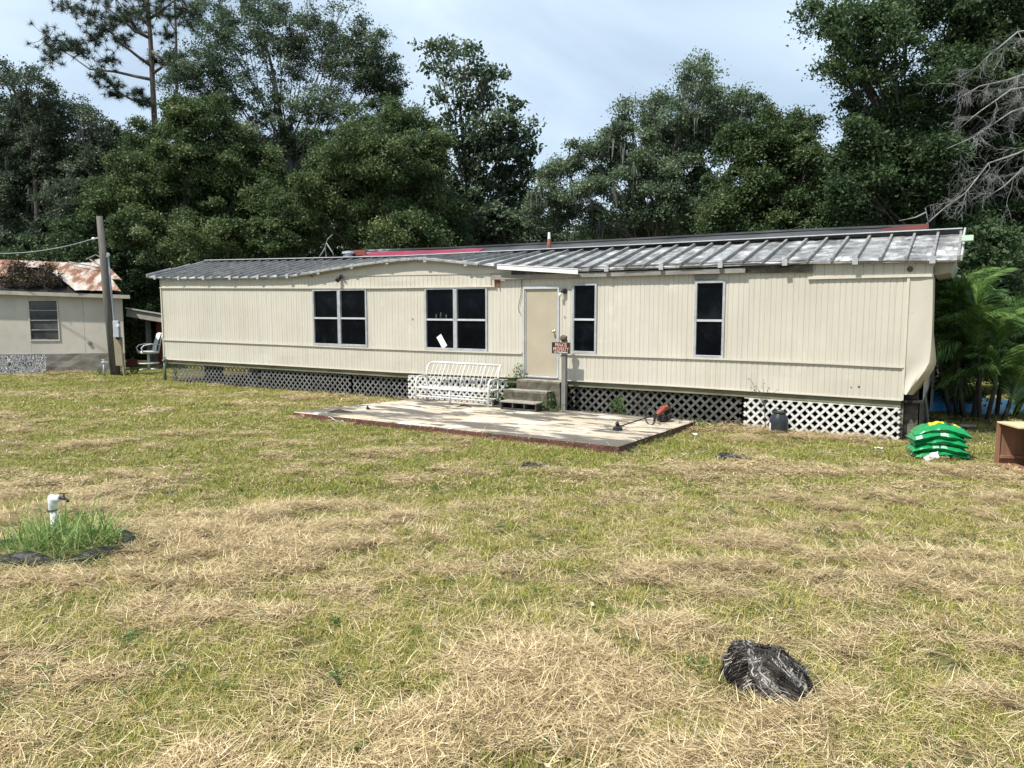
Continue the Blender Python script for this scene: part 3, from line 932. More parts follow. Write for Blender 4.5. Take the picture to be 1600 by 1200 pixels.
# crumpled roll along the little gable, thin strips along the rest of the eave, ridge cap, end rake
mb = MB()
for i, a in enumerate(np.arange(6.4, 12.1, 0.22)):
    b = a + 0.215
    mb.tube([(a, -OV - 0.05, eave(a) - 0.01), (b, -OV - 0.05, eave(b) - 0.012)], [0.048 + rr.uniform(-.006, .006), 0.046], 7)
mb.build('rolled_edge', 'rib', HOME, smooth=False)
mb = MB()
xs = np.linspace(s0r, s1r, 60)
for a, b in zip(xs[:-1], xs[1:]):
    mb.bar((a, -OV - 0.02, eave(a) - 0.035), (b, -OV - 0.02, eave(b) - 0.035), 0.05, 0.03)
mb.build('eave_strip', 'rib', HOME)
mb = MB()
xs = np.linspace(s0r, s1r, 24)
for a, b in zip(xs[:-1], xs[1:]):
    mb.add([(a, RY - 0.16, ridge(a) + 0.085), (b, RY - 0.16, ridge(b) + 0.085), (b, RY + 0.05, ridge(b) + 0.10), (a, RY + 0.05, ridge(a) + 0.10),
            (a, RY - 0.16, ridge(a) + 0.065), (b, RY - 0.16, ridge(b) + 0.065), (b, RY + 0.2, ridge(b) - 0.02), (a, RY + 0.2, ridge(a) - 0.02)],
           [(0, 1, 2, 3), (4, 5, 1, 0), (3, 2, 6, 7)])
mb.build('ridge_cap', 'lightmetal', HOME)
mb = MB()
for sx, dx in ((s1r, 0.03), (s0r, -0.02)):
    for y0, y1 in ((-OV - 0.08, 0.7), (0.7, 1.4), (1.4, RY)):
        mb.bar((sx + dx * (1 + 0.5 * math.sin(4 * y0)), y0, roofz(sx, max(y0, -OV)) + 0.01), (sx + dx * (1 + 0.5 * math.sin(4 * y1)), y1, roofz(sx, y1) + 0.05), 0.03, 0.10)
mb.build('rake_edge', 'lightmetal', HOME)
mb = MB()
mb.add([(s0r, RY, ridge(s0r)), (s1r, RY, ridge(s1r)), (s1r, 4.3, 3.2), (s0r, 4.3, 3.2)], [(0, 1, 2, 3)])
mb.build('back_slope', 'roof', HOME)
# boxed soffit beyond the right end wall
mb = MB()
mb.add([(S_END + 0.01, 0.12, 2.86), (S_END + 0.25, 0.12, 2.90), (S_END + 0.33, 0.12, 3.10), (S_END + 0.01, 0.12, 3.10),
        (S_END + 0.01, 4.2, 2.86), (S_END + 0.25, 4.2, 2.90), (S_END + 0.33, 4.2, 3.10), (S_END + 0.01, 4.2, 3.10)],
       [(0, 1, 2, 3), (0, 4, 5, 1), (1, 5, 6, 2), (4, 7, 6, 5), (3, 2, 6, 7)])
mb.build('boxed_soffit', 'fascia', HOME)
mb = MB()
q = wall(1508, 372, -0.3)
mb.bar((q[0] - 0.05, 0.4, q[2]), (q[0] + 0.12, 0.4, q[2]), 0.3, 0.09)
mb.build('pale_flap', 'palegreen', HOME)

# rear roof showing over the ridge
ra, rb = wall(556, 392, -4.0)[0], wall(1450, 351.5, -4.0)[0]
rz = curve([(wall(x, y, -4.0)[0], wall(x, y, -4.0)[2]) for x, y in ((556, 392.2), (700, 387.3), (840, 380.6), (1000, 373), (1240, 360), (1450, 351.5))])
mb = MB()
xs = np.linspace(ra, rb, 26)
fr = [(x, 2.62, ridge(x) - 0.10) for x in xs]
tp = [(x, 4.0, rz(x) - 0.02 + 0.006 * math.sin(7 * x)) for x in xs]
bk = [(x, 8.2, 3.2) for x in xs]
mb.grid([fr, tp, bk])
mb.build('rear_roof', 'ridgemetal', HOME)
mb = MB()
for a, b in zip(xs[:-1], xs[1:]):
    mb.bar((a, 3.98, rz(a)), (b, 3.98, rz(b)), 0.10, 0.045)
mb.build('rear_ridge_strip', 'ridgemetal', HOME)
mb = MB()
mb.bar((wall(546, 397, -3.6)[0], 3.5, rz(ra) - 0.12), (wall(575, 396, -3.6)[0], 3.5, rz(ra) - 0.11), 0.04, 0.16)
mb.bar((wall(1378, 359, -3.6)[0], 3.8, rz(rb) - 0.09), (rb + 0.02, 3.8, rz(rb) - 0.04), 0.04, 0.09)
mb.build('red_board', 'red', HOME)
# roof vent and pipe
v = wall(545, 396, -3.4)
mb = MB()
for z0, r in ((3.62, 0.13), (3.78, 0.16), (3.90, 0.20), (3.97, 0.20), (3.98, 0.12), (4.05, 0.12), (4.06, 0.19), (4.13, 0.2)):
    mb.v += []
prof = [(3.5, 0.12), (3.86, 0.12), (3.87, 0.20), (3.94, 0.20), (3.95, 0.13), (4.02, 0.13), (4.03, 0.22), (4.09, 0.21), (4.12, 0.05)]
mb.tube([(v[0], 3.4, z) for z, _ in prof], [r for _, r in prof], 14)
mb.build('roof_vent', 'conduit', HOME)
v = wall(858, 388, -2.5)
mb = MB()
zt = wall(858, 363, -2.5)[2]
mb.tube([(v[0], 2.5, 3.6), (v[0], 2.5, zt - 0.17)], [0.06, 0.05], 9)
vp = mb.build('vent_pipe', 'rust', HOME)
mb = MB()
mb.tube([(v[0], 2.5, zt - 0.17), (v[0], 2.5, zt)], [0.04, 0.03], 9)
mb.build('pipe_tip', 'white', vp)
# pink tarp on the rear roof
mb = MB()
rows = []
t0, t1 = wall(562, 396, -3.3)[0], wall(742, 392, -3.3)[0]
for k in range(5):
    row = []
    for x in np.linspace(t0, t1, 26):
        q = (x - t0) / (t1 - t0)
        y = 2.80 + 1.0 * k / 4
        base = (ridge(x) - 0.10) + (rz(x) - 0.02 - ridge(x) + 0.10) * (y - 2.62) / 1.38
        row.append((x, y, base + 0.012 + 0.02 * abs(math.sin(5.2 * x + k)) * (1 - 0.5 * q)))
    rows.append(row)
mb.grid(rows)
o = mb.build('roof_tarp', 'pink', smooth=True)
o.location, o.rotation_euler = ORG, (0, 0, -TH)
tag(o, 'crumpled crimson tarp lying on the rear roof behind the ridge', 'tarp')


# lattice skirting: slats are sub-parts of their panel
def lattice(label, s0, s1, z0f, z1f, y, mat, pitch=0.196, w=0.040, zig=False):
    mb = MB()
    zt = lambda q: z1f(q)
    mb.bar((s0, y + 0.022, z1f(s0) - 0.004), (s1, y + 0.022, z1f(s1) - 0.004), 0.018, 0.012)
    panel = mb.build('lattice_panel', mat, HOME, label=label)
    zm0, zm1 = min(z0f(s0), z0f(s1)), max(z1f(s0), z1f(s1))
    for sgn, yy in ((1, y), (-1, y + 0.008)):
        k = s0 - (zm1 - zm0) - pitch
        while k < s1 + (zm1 - zm0) + pitch:
            # line: s = k + sgn*(z - zm0)
            pts = []
            for t in np.linspace(0, 1, 90):
                z = zm0 + (zm1 - zm0) * t
                q = k + sgn * (z - zm0)
                if s0 <= q <= s1 and z0f(q) <= z <= z1f(q):
                    pts.append((q, z))
            if len(pts) > 4:
                mb = MB()
                mb.bar((pts[0][0], yy, pts[0][1]), (pts[-1][0], yy, pts[-1][1]), w, 0.007, up=(0, 1, 0))
                mb.build('lattice_slat', mat, panel)
            k += pitch
    return panel


sl = lambda px, o=0.0: wall(px, 600, o)[0]
lattice('grey lattice panel', 0.16, sl(402), lambda q: 0.02, lambda q: bott(q) - 0.14, 0.10, 'lattgrey', 0.178, 0.038)
lattice('grey lattice panel', sl(404), sl(545), lambda q: 0.02, lambda q: bott(q) - 0.14, 0.08, 'lattgrey', 0.178, 0.038)
lattice('grey lattice panel', sl(547), sl(668), lambda q: 0.02, lambda q: bott(q) - 0.14, 0.10, 'lattgrey', 0.178, 0.038)
lattice('white lattice panel behind the bench', sl(640), sl(795), lambda q: 0.06, lambda q: bott(q) - 0.06, -0.06, 'lattwhite', 0.165, 0.05)
lattice('dark lattice panel', sl(879), sl(1158), lambda q: 0.02, lambda q: bott(q) - 0.06, 0.06, 'lattdark', 0.19, 0.05)
lattice('clean white lattice panel', sl(1164), sl(1409), lambda q: 0.0, lambda q: bott(q) - 0.14, -0.03, 'lattwhite', 0.178, 0.046)
mb = MB()
mb.bar((S_R - 0.02, 0.1, 0.0), (S_R - 0.02, 0.1, bott(S_R)), 0.09, 0.09, up=(0, 1, 0))
mb.build('corner_post', 'rotten', HOME)
mb = MB()
rows = []
for q in np.linspace(S_R - 0.02, S_END - 0.15, 4):
    rows.append([(q, 0.08 + 0.04 * math.sin(9 * z), z) for z in np.linspace(0.0, 0.75, 4)])
mb.grid([[(S_END - 0.1, y, z) for z in (0.0, 0.35, 0.7)] for y in np.linspace(0.3, 4.2, 5)])
mb.box((S_R + 0.03, 0.22, 0.0), (S_END - 0.12, 0.26, bott(S_R) + 0.25))
mb.build('end_skirt', 'rotten', HOME)

# paper leaning in the kitchen window
p = wall(690, 533.5, 0.012)
mb = MB()
c, sn = math.cos(R(32)), math.sin(R(32))
vs = []
for x, z in ((-0.075, -0.165), (0.085, -0.165), (0.075, 0.165), (-0.085, 0.165)):
    vs.append((x * c - z * sn, 0, x * sn + z * c))
mb.add(vs + [(a, 0.006, b) for a, _, b in vs], [(0, 1, 2, 3), (7, 6, 5, 4), (0, 4, 5, 1), (1, 5, 6, 2), (2, 6, 7, 3), (3, 7, 4, 0)])
o = mb.build('paper_sheet', 'paper')
o.location, o.rotation_euler = W(p[0], -0.006, p[2]), (0, 0, -TH)
tag(o, 'white sheet tilted against the lower pane of the window above the bench', 'paper')
for i, (px, hh, lab) in enumerate(((682, 0.11, 'small clear bottle, leftmost on the sash of the window above the bench'), (689, 0.15, 'taller clear bottle on the sash of the window above the bench'),
                                   (697.5, 0.10, 'squat jar on the sash of the window above the bench'))):
    p = wall(px, 497, 0.0)
    mb = MB()
    mb.tube([(0, 0, 0), (0, 0, hh * .6), (0, 0, hh * .75), (0, 0, hh)], [0.026, 0.026, 0.012, 0.012], 10)
    o = mb.build('window_bottle', 'windowgrey', smooth=True)
    o.location = W(p[0], -0.0, WIN[1][2] + (WIN[1][3] - WIN[1][2]) * 0.485 + 0.022)
    tag(o, lab, 'bottle', 'bottles on the window sash')

# ------------------------------------------------------------------ patio, steps, bench
pa, pb = (9.66, -3.60), (17.13, -3.72)
pc, pd = (17.35, -0.42), (10.50, -0.30)
PZ = 0.12
cent = np.array([(9.66 + 17.35) / 2, -2.0])
pat = thing('patio_slab', 'low stained concrete patio with a faded red front edge', 'patio', W(cent[0], cent[1]), -TH)
corners = [np.array(c) - cent for c in (pa, pb, pc, pd)]
mb = MB()


def edgept(a, b, t, jit, seed):
    p = a + (b - a) * t
    r = random.Random(seed + int(t * 1000))
    return p + np.array([r.uniform(-jit, jit), r.uniform(-jit, jit)])


ring = []
for k in range(4):
    a, b = corners[k], corners[(k + 1) % 4]
    for t in np.arange(0, 1, 1 / 24):
        ring.append(edgept(a, b, t, 0.012, k * 7))
n = len(ring)
cz = [PZ + 0.004 * math.sin(3 * i) for i in range(n)]
ins = [p * (1 - 0.02 / max(1, np.linalg.norm(p))) for p in ring]
vs = [(p[0], p[1], PZ - 0.012) for p in ring] + [(p[0] * 0.997, p[1] * 0.99, PZ) for p in ins] + [(0, 0, PZ)]
fs = [(i, (i + 1) % n, n + (i + 1) % n, n + i) for i in range(n)] + [(n + i, n + (i + 1) % n, 2 * n) for i in range(n)]
mb.add(vs, fs)
mb.build('slab_top', 'concrete', pat)
mb = MB()
vs = [(p[0], p[1], PZ - 0.012) for p in ring] + [(p[0] * 1.002, p[1] * 1.003, -0.1) for p in ring]
mb.add(vs, [((i + 1) % n, i, n + i, n + (i + 1) % n) for i in range(n)])
mb.build('slab_edge', 'riser', pat)

# concrete steps: two poured steps standing on the patio, three-core block in front
ST = thing('concrete_steps', 'mossy poured concrete steps climbing to the tan door', 'steps', W(13.7, -0.3), -TH)
for (s0, s1, y0, z0, z1) in ((13.24, 14.33, -0.34, 0.02, 0.715), (13.10, 14.18, -0.66, PZ + 0.003, 0.51)):
    mb = MB()
    r = random.Random(int(s0 * 100))
    s0, s1, y1 = s0 - 13.7, s1 - 13.7, (0.27 if z1 > 0.6 else -0.045)
    y0 = y0 + 0.3
    nseg = 9
    f0 = [(s0 + (s1 - s0) * k / nseg, y0 + r.uniform(-.012, .012), z0) for k in range(nseg + 1)]
    f1 = [(p[0], p[1] + r.uniform(-.008, .008), z1 - 0.17) for p in f0]
    f2 = [(p[0], p[1] - 0.02 + r.uniform(-.008, .008), z1 - 0.035) for p in f0]
    f3 = [(p[0], p[1] + 0.012 + r.uniform(-.008, .008), z1 + r.uniform(-.01, .006)) for p in f0]
    f4 = [(p[0], y1, z1) for p in f0]
    f5 = [(p[0], y1, z0) for p in f0]
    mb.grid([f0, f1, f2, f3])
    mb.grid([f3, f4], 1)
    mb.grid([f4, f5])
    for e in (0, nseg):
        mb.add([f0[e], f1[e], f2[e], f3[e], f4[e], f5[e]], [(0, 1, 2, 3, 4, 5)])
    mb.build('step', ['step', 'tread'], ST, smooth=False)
B0 = (13.22, 14.11, -1.0, -0.70, PZ + 0.003, 0.305)
CB = thing('cinder_block', 'three hollow concrete block lying in front of the poured steps', 'block', W(13.66, -0.85, PZ), -TH)
mb = MB()
x0, x1, y0, y1, z0, z1 = B0[0] - 13.66, B0[1] - 13.66, -0.15, 0.15, 0.003, B0[5] - PZ
t = 0.032
mb.box((x0, y0, z0), (x1, y1, z0 + t))
cw = (x1 - x0 - 4 * t) / 3
for k in range(4):
    mb.box((x0 + k * (cw + t), y0, z0 + t + 0.001), (x0 + k * (cw + t) + t, y1, z1 - t - 0.001))
mb.box((x0, y1 - 0.03, z0 + t + 0.001), (x1, y1 - 0.004, z1 - t - 0.001))
mb.build('block_shell', 'block', CB, bevel=0.008)
mb = MB()
mb.box((x0 - 0.01, y0 - 0.012, z1 - t), (x1 + 0.01, y1, z1 + 0.004))
mb.build('block_top', 'tread', CB, bevel=0.010)
# broken block beside it
o = MB()
o.box((-0.14, -0.1, 0), (0.14, 0.1, 0.045))
o.box((-0.14, -0.1, 0.046), (-0.10, 0.1, 0.15))
o.box((-0.14, 0.06, 0.047), (0.1, 0.1, 0.13))
bb = o.build('broken_block', 'block', bevel=0.012)
bb.location, bb.rotation_euler = W(13.02, -0.72, PZ + 0.003), (0, 0, -TH + 0.2)
tag(bb, 'broken piece of concrete block left of the hollow block', 'block')

# bench
BN = thing('tubular_bench', 'white tubular metal bench with a slatted back, on the patio by the steps', 'bench', W(11.86, -0.72, PZ), -TH + R(1.5))
bw, yf, yb = 0.985, -0.21, 0.20
rt = 0.024
for sx in (-bw, bw):
    mb = MB()
    mb.tube([(sx, yf, 0), (sx, yf, 0.40), (sx, yf + 0.01, 0.52), (sx, yf + 0.06, 0.58), (sx, yf + 0.13, 0.595), (sx, yb + 0.02, 0.60)], rt, 8)
    mb.build('arm_leg', 'benchwhite', BN, smooth=True)
    mb = MB()
    mb.tube([(sx, yb - 0.0, 0), (sx, yb, 0.38), (sx, yb + 0.02, 0.62), (sx, yb + 0.05, 0.78), (sx * 0.995, yb + 0.10, 0.85), (sx * 0.98, yb + 0.19, 0.885)], rt, 8)
    mb.build('back_leg', 'benchwhite', BN, smooth=True)
    mb = MB()
    mb.tube([(sx, yf, 0.345), (sx, yb, 0.345)], 0.02, 6)
    mb.tube([(sx, yf, 0.15), (sx, yb, 0.15)], 0.016, 6)
    mb.build('side_rail', 'benchwhite', BN, smooth=True)
mb = MB()
mb.tube([(-0.04, yf, 0), (-0.04, yf, 0.35)], rt, 8)
mb.build('middle_leg', 'benchwhite', BN, smooth=True)
mb = MB()
mb.tube([(-bw, yf, 0.345), (-0.3, yf - 0.02, 0.34), (0.3, yf - 0.02, 0.338), (bw, yf, 0.345)], 0.020, 8)
mb.tube([(-bw, yf + 0.05, 0.365), (bw, yf + 0.05, 0.365)], 0.016, 8)
mb.build('front_rail', 'benchwhite', BN, smooth=True)
mb = MB()
mb.tube([(-bw, yb, 0.345), (bw, yb, 0.345)], 0.022, 8)
mb.build('rear_rail', 'benchwhite', BN, smooth=True)
mb = MB()
mb.tube([(-bw, yf, 0.15), (-0.04, yf + 0.015, 0.145), (bw, yf, 0.14)], 0.018, 7)
mb.tube([(-bw, yb, 0.15), (bw, yb, 0.14)], 0.018, 7)
mb.build('stretcher', 'benchwhite', BN, smooth=True)
mb = MB()
mb.tube([(-bw * 0.98, yb + 0.19, 0.885), (-bw * 0.9, yb + 0.19, 0.90), (bw * 0.98, yb + 0.19, 0.885)], 0.027, 8)
mb.build('top_rail', 'benchwhite', BN, smooth=True)
for k in range(17):
    x = -bw + 0.10 + (2 * bw - 0.2) * k / 16
    big = k % 5 == 3
    mb = MB()
    mb.tube([(x - 0.03, yb - 0.02, 0.35), (x - 0.005, yb + 0.05, 0.62), (x + 0.01, yb + 0.185, 0.885)], 0.017 if big else 0.008, 6)
    mb.build('back_spindle', 'benchwhite', BN, smooth=True)
for k in range(9):
    x = -bw + 0.2 + (2 * bw - 0.4) * k / 8
    mb = MB()
    mb.tube([(x, yf, 0.35), (x, yb, 0.35)], 0.009, 5)
    mb.build('seat_wire', 'benchwhite', BN, smooth=True)

# sign post
SP = thing('sign_post', 'weathered grey square post standing right of the door steps', 'post', W(14.41, -0.30, 0), -TH)
mb = MB()
mb.bar((0, 0, 0.06), (0.0, 0, 1.62), 0.10, 0.10, up=(0, 1, 0))
mb.build('post_shaft', 'greywood', SP, bevel=0.006)
SG = thing('private_property_sign', 'black sign reading PRIVATE PROPERTY in faded red letters on a post', 'sign', W(14.365, -0.372, 1.45), -TH)
mb = MB()
mb.box((-0.222, -0.008, -0.125), (0.222, 0.010, 0.125))
mb.build('sign_board', 'signblack', SG, bevel=0.003)
mb = MB()
for a, b in (((-0.222, -0.125), (0.222, -0.117)), ((-0.222, 0.117), (0.222, 0.125)), ((-0.222, -0.117), (-0.214, 0.117)), ((0.214, -0.117), (0.222, 0.117))):
    mb.box((a[0], -0.013, a[1]), (b[0], -0.008, b[1]))
mb.build('sign_border', 'greyboard', SG)


def lettering(body, size, z, mat, parent, width=None, y=-0.011):
    cu = bpy.data.curves.new('lettering', 'FONT')
    cu.body, cu.size, cu.extrude = body, size, 0.001
    cu.offset = size * 0.018
    cu.align_x, cu.align_y = 'CENTER', 'CENTER'
    o = bpy.data.objects.new('lettering', cu)
    COL.objects.link(o)
    cu.materials.append(MAT[mat])
    o.parent = parent
    o.location, o.rotation_euler = (0, y, z), (math.pi / 2, 0, 0)
    dg = bpy.context.evaluated_depsgraph_get()
    me = bpy.data.meshes.new_from_object(o.evaluated_get(dg))
    xs_ = [v.co.x for v in me.vertices]
    k_ = width / (max(xs_) - min(xs_)) if width else 1
    me.transform(Matrix.Diagonal((k_, 1, 1, 1)))
    bpy.data.objects.remove(o)
    o = link('lettering', me, parent)
    o.location, o.rotation_euler = (0, y, z), (math.pi / 2, 0, 0)
    return o


lettering('PRIVATE', 0.105, 0.058, 'signred', SG, 0.28)
lettering('PROPERTY', 0.105, -0.030, 'signred', SG, 0.37)
lettering('NO TRESPASSING', 0.038, -0.092, 'signwhite', SG, 0.33)
mb = MB()
mb.sphere((0, 0, 0), 0.085, 14, 9, (1, 0.7, 0.85))
mb.sphere((0.055, -0.01, 0.02), 0.04, 10, 6)
rr2 = random.Random(4)
mb.v = [(x * rr2.uniform(.92, 1.06), y * rr2.uniform(.92, 1.06), z * rr2.uniform(.92, 1.06)) for x, y, z in mb.v]
o = mb.build('carved_ornament', 'shell', smooth=True)
o.location, o.rotation_euler = W(14.40, -0.33, 1.655), (0, 0, -TH)
tag(o, 'rounded brown knot perched on top of the sign post', 'ornament')

# string trimmer
a, b = gnd(965, 672, PZ), gnd(1031, 660, PZ)
dirv = Vector((b - a)[:2]).normalized()
TR = thing('string_trimmer', 'red and black string trimmer lying on the patio', 'string trimmer', a, math.atan2(dirv.y, dirv.x))
LT = float(np.hypot(*(b - a)[:2])) + 0.1
mb = MB()
mb.tube([(0.03, 0, 0.06), (LT * .5, 0, 0.12), (LT - 0.15, 0, 0.17)], 0.013, 7)
mb.build('shaft', 'dark', TR, smooth=True)
mb = MB()
mb.tube([(0, 0, 0.005), (0, 0, 0.05), (0, 0, 0.07)], [0.085, 0.085, 0.04], 12)
mb.tube([(0.02, 0, 0.06), (-0.02, 0, 0.13), (0, 0, 0.15)], [0.03, 0.035, 0.02], 8)
mb.grid([[(0.05 + 0.1 * math.cos(t) * k, 0.17 * math.sin(t) * k, 0.10 - 0.05 * k) for t in np.linspace(-1.4, 1.4, 8)] for k in (0.3, 1.0)])
mb.build('cutter_head', 'dark', TR)
mb = MB()
hx = LT - 0.42
mb.tube([(hx + 0.16 * math.cos(t) * 0.5, 0.18 * math.cos(t), 0.14 + 0.17 * math.sin(t) + 0.02) for t in np.linspace(0, 2 * math.pi, 17)], 0.014, 7)
mb.tube([(hx + 0.18, 0.02, 0.16), (hx + 0.2, 0.05, 0.06), (hx + 0.22, 0.06, 0.01)], 0.016, 6)
mb.build('loop_handle', 'dark', TR, smooth=True)
mb = MB()
mb.tube([(LT - 0.20, 0, 0.16), (LT - 0.12, 0, 0.20), (LT + 0.02, 0, 0.24), (LT + 0.13, 0, 0.26)], [0.03, 0.045, 0.05, 0.03], 10)
mb.box((LT - 0.06, -0.07, 0.235), (LT + 0.09, 0.05, 0.30))
mb.tube([(LT + 0.1, 0, 0.28), (LT + 0.14, 0, 0.31)], 0.03, 7)
mb.build('engine_cover', 'orange', TR, bevel=0.012)
mb = MB()
mb.box((LT - 0.1, -0.09, 0.02), (LT + 0.1, 0.09, 0.135))
mb.tube([(LT + 0.10, 0, 0.20), (LT + 0.22, 0.02, 0.22)], [0.085, 0.07], 10)
mb.tube([(LT + 0.06, -0.1, 0.05), (LT + 0.06, -0.1, 0.16)], 0.05, 8)
mb.build('engine', 'rubber', TR, bevel=0.02)

# black jug by the white lattice
g = W(18.90, -0.40, 0)
BK = thing('plastic_jug', 'black plastic jug standing by the white lattice', 'jug', g, -TH)
mb = MB()
prof = [(0.0, 0.15), (0.02, 0.165), (0.24, 0.165), (0.31, 0.15), (0.36, 0.11), (0.385, 0.105)]
mb.tube([(0, 0, z) for z, _ in prof], [r for _, r in prof], 18)
mb.build('jug_body', 'bucketblue', BK, smooth=True)
mb = MB()
mb.tube([(0, 0, 0.385), (0, 0, 0.40)], 0.12, 18)
mb.build('jug_rim', 'dark', BK)
mb = MB()
mb.tube([(0.12 * math.cos(t), -0.02, 0.37 + 0.07 * math.sin(t)) for t in np.linspace(0, math.pi, 9)], 0.010, 6)
mb.build('bail_handle', 'dark', BK, smooth=True)
mb = MB()
P = []
for z in (0.05, 0.2):
    P.append([(0.1675 * math.cos(t), 0.1675 * math.sin(t), z) for t in np.linspace(R(195), R(225), 5)])
mb.grid(P)
mb.build('pale_patch', 'paper', BK)  # pale area on the left side of the jug

# feed bags
BAGS = []


def bag(L_, Wd, H_, sagx, mats, seed, pts=26):
    r = random.Random(seed)
    ph = [r.uniform(0, 6) for _ in range(6)]
    nx_, ny_ = pts, 12
    top, bot = [], []
    for i in range(nx_ + 1):
        u = -1 + 2 * i / nx_
        rt_, rb_ = [], []
        for j in range(ny_ + 1):
            v = -1 + 2 * j / ny_
            ex = max(0.0, 1 - abs(u) ** 4.5) ** 0.55
            ey = max(0.0, 1 - abs(v) ** 3.0) ** 0.5
            h = H_ / 2 * ex * ey
            wr = 0.010 * math.sin(9 * u + 5 * v + ph[0]) + 0.007 * math.sin(17 * v - 6 * u + ph[1]) + 0.006 * math.sin(23 * u + ph[2])
            x = u * L_ / 2 * (1 - 0.05 * abs(v) ** 2 * (1 - abs(u)))
            y = v * Wd / 2 * (0.94 + 0.06 * abs(u)) + 0.01 * math.sin(6 * u + ph[3])
            zc = sagx * (u * u) + 0.012 * math.sin(3 * u + ph[4])
            e = 0.35 + 0.65 * ex * ey
            rt_.append((x, y, zc + h + wr * e + 0.004))
            rb_.append((x, y, zc - h * 0.85 + wr * 0.4 * e - 0.004))
        top.append(rt_)
        bot.append(rb_)
    mb = MB()
    mb.grid(top)
    mb.grid([list(reversed(row)) for row in bot])
    return mb


bagc = (gnd(1418, 713) + gnd(1512, 716)) / 2
bdir = math.atan2(*(gnd(1512, 716) - gnd(1418, 713))[[1, 0]]) - R(4)
BC = np.array([6.62, 11.42])
labels = ['topmost green plastic sack with a yellow printed panel, on the stack of sacks', 'second green sack from the top of the stack, pale left end',
          'third green sack from the top of the stack, middle of the pile', 'fourth green sack from the top, bowed, with white lettering marks on its side',
          'lowest green sack on the grass, half hidden with a torn pale end']
zc = [0.42, 0.325, 0.235, 0.145, 0.05]
dx = [0.03, -0.04, 0.0, -0.01, 0.02]
rzs = [-0.10, 0.03, -0.06, -0.02, 0.05]
sag = [-0.085, -0.055, -0.05, -0.075, -0.035]
for i in range(5):
    t = thing('feed_sack', labels[i], 'sack', (BC[0] + dx[i] * 1.0, BC[1], max(0, zc[i] + (0.02 if i < 4 else 0.01))), bdir + rzs[i], 'green sacks stacked by the house corner')
    mb = bag(0.79 - 0.04 * (i in (1, 2)), 0.46, 0.135 + 0.02 * (i == 0), sag[i], None, 20 + i)
    ob = mb.build('sack_body', 'baggreen', t, smooth=True)

    def patch(nm, u0, u1, v0, v1, mat, side=1, ob=ob, i=i, mbv=mb):
        # thin print following the sack surface
        P = []
        for a in range(int(u0), int(u1) + 1):
            row = []
            for b in range(int(v0), int(v1) + 1):
                p = mbv.v[a * 13 + b]
                row.append((p[0], p[1], p[2] + 0.0035))
            P.append(row)
        m2 = MB()
        m2.grid(P)
        return m2.build(nm, mat, t, smooth=True)
    if i == 0:
        patch('yellow_panel', 7, 14, 3, 10, 'bagyellow')
        patch('yellow_panel', 18, 21, 3, 7, 'bagyellow')
        patch('dark_print', 15, 17, 3, 10, 'bagblack')
        patch('dark_print', 17, 22, 8, 11, 'bagblack')
    elif i == 3:
        patch('printed_lettering', 9, 12, 0, 1, 'bagpale')
        patch('printed_lettering', 13, 16, 0, 1, 'bagpale')
    elif i == 1:
        patch('pale_print', 1, 4, 0, 4, 'bagpale')
        patch('pale_print', 13, 17, 0, 1, 'bagpale')
    if i == 4:
        m2 = MB()
        rr3 = random.Random(9)
        m2.grid([[(-0.30 + 0.20 * a / 5 + rr3.uniform(-.02, .02), -0.24 - 0.05 * b / 4 + rr3.uniform(-.01, .01), -0.03 + 0.02 * a - 0.018 * b + rr3.uniform(-.012, .012)) for b in range(5)] for a in range(6)])
        m2.build('torn_end', 'paper', t, smooth=True)

# plywood crate at the right edge, open towards the left
CR = thing('wooden_crate', 'open plywood crate with pale top at the right edge of the lawn', 'crate', (7.48, 10.56, 0.0), R(-6))
w2, d2, hh = 0.36, 0.28, 0.64
mb = MB()
mb.box((-w2, -d2, hh - 0.025), (w2 + 0.6, d2, hh))
mb.build('top_board', 'palewood', CR, bevel=0.004)
mb = MB()
mb.box((-w2, d2 - 0.02, 0.0), (w2 + 0.6, d2, hh - 0.027))
mb.build('back_board', 'ply', CR)
mb = MB()
mb.box((-0.04 , -d2, 0.0), (0.0, -d2 + 0.02, hh - 0.027))
mb.box((0.002, -d2, 0.0), (w2 + 0.6, -d2 + 0.02, hh - 0.027))
mb.build('front_board', 'ply', CR)
mb = MB()
mb.box((-w2, -d2, 0.0), (w2 + 0.6, d2 - 0.022, 0.02))
mb.build('bottom_board', 'ply', CR)
mb = MB()
mb.box((-w2 + 0.0, d2 - 0.05, 0.022), (-w2 + 0.04, d2 - 0.022, hh - 0.03))
mb.box((-0.045, -d2 + 0.022, 0.45), (0.0, -d2 + 0.05, hh - 0.03))
mb.box((-w2 + 0.045, d2 - 0.06, 0.10), (w2, d2 - 0.022, 0.14))
mb.build('inner_batten', 'ply', CR)
mb = MB()
mb.box((w2 + 0.57, -d2 + 0.022, 0.022), (w2 + 0.59, d2 - 0.022, hh - 0.03))
mb.build('end_board', 'ply', CR)

# prop pole under the curled sheet
a, b = W(21.25, 1.5, 0.0), W(21.14, 0.55, 1.02)
mb = MB()
mb.tube([(0, 0, 0), tuple((b - a) * 0.5 + np.array([0.01, 0, 0])), tuple(b - a)], [0.035, 0.032, 0.03], 8)
o = mb.build('prop_pole', 'greywood')
o.location = a
tag(o, 'thin grey pole leaning under the curled corner of the siding', 'pole')

# ------------------------------------------------------------------ left: shed, pole, carport, chair
shl, shr = np.array([-19.2, 26.25, 0]), np.array([-14.17, 27.2, 0])
sdir = (shr - shl) / np.linalg.norm(shr - shl)
sang = math.atan2(sdir[1], sdir[0])
SL = float(np.linalg.norm(shr - shl))
SH = thing('old_shed', 'dingy cream shed with a rusted collapsing metal roof', 'shed', shl, sang)


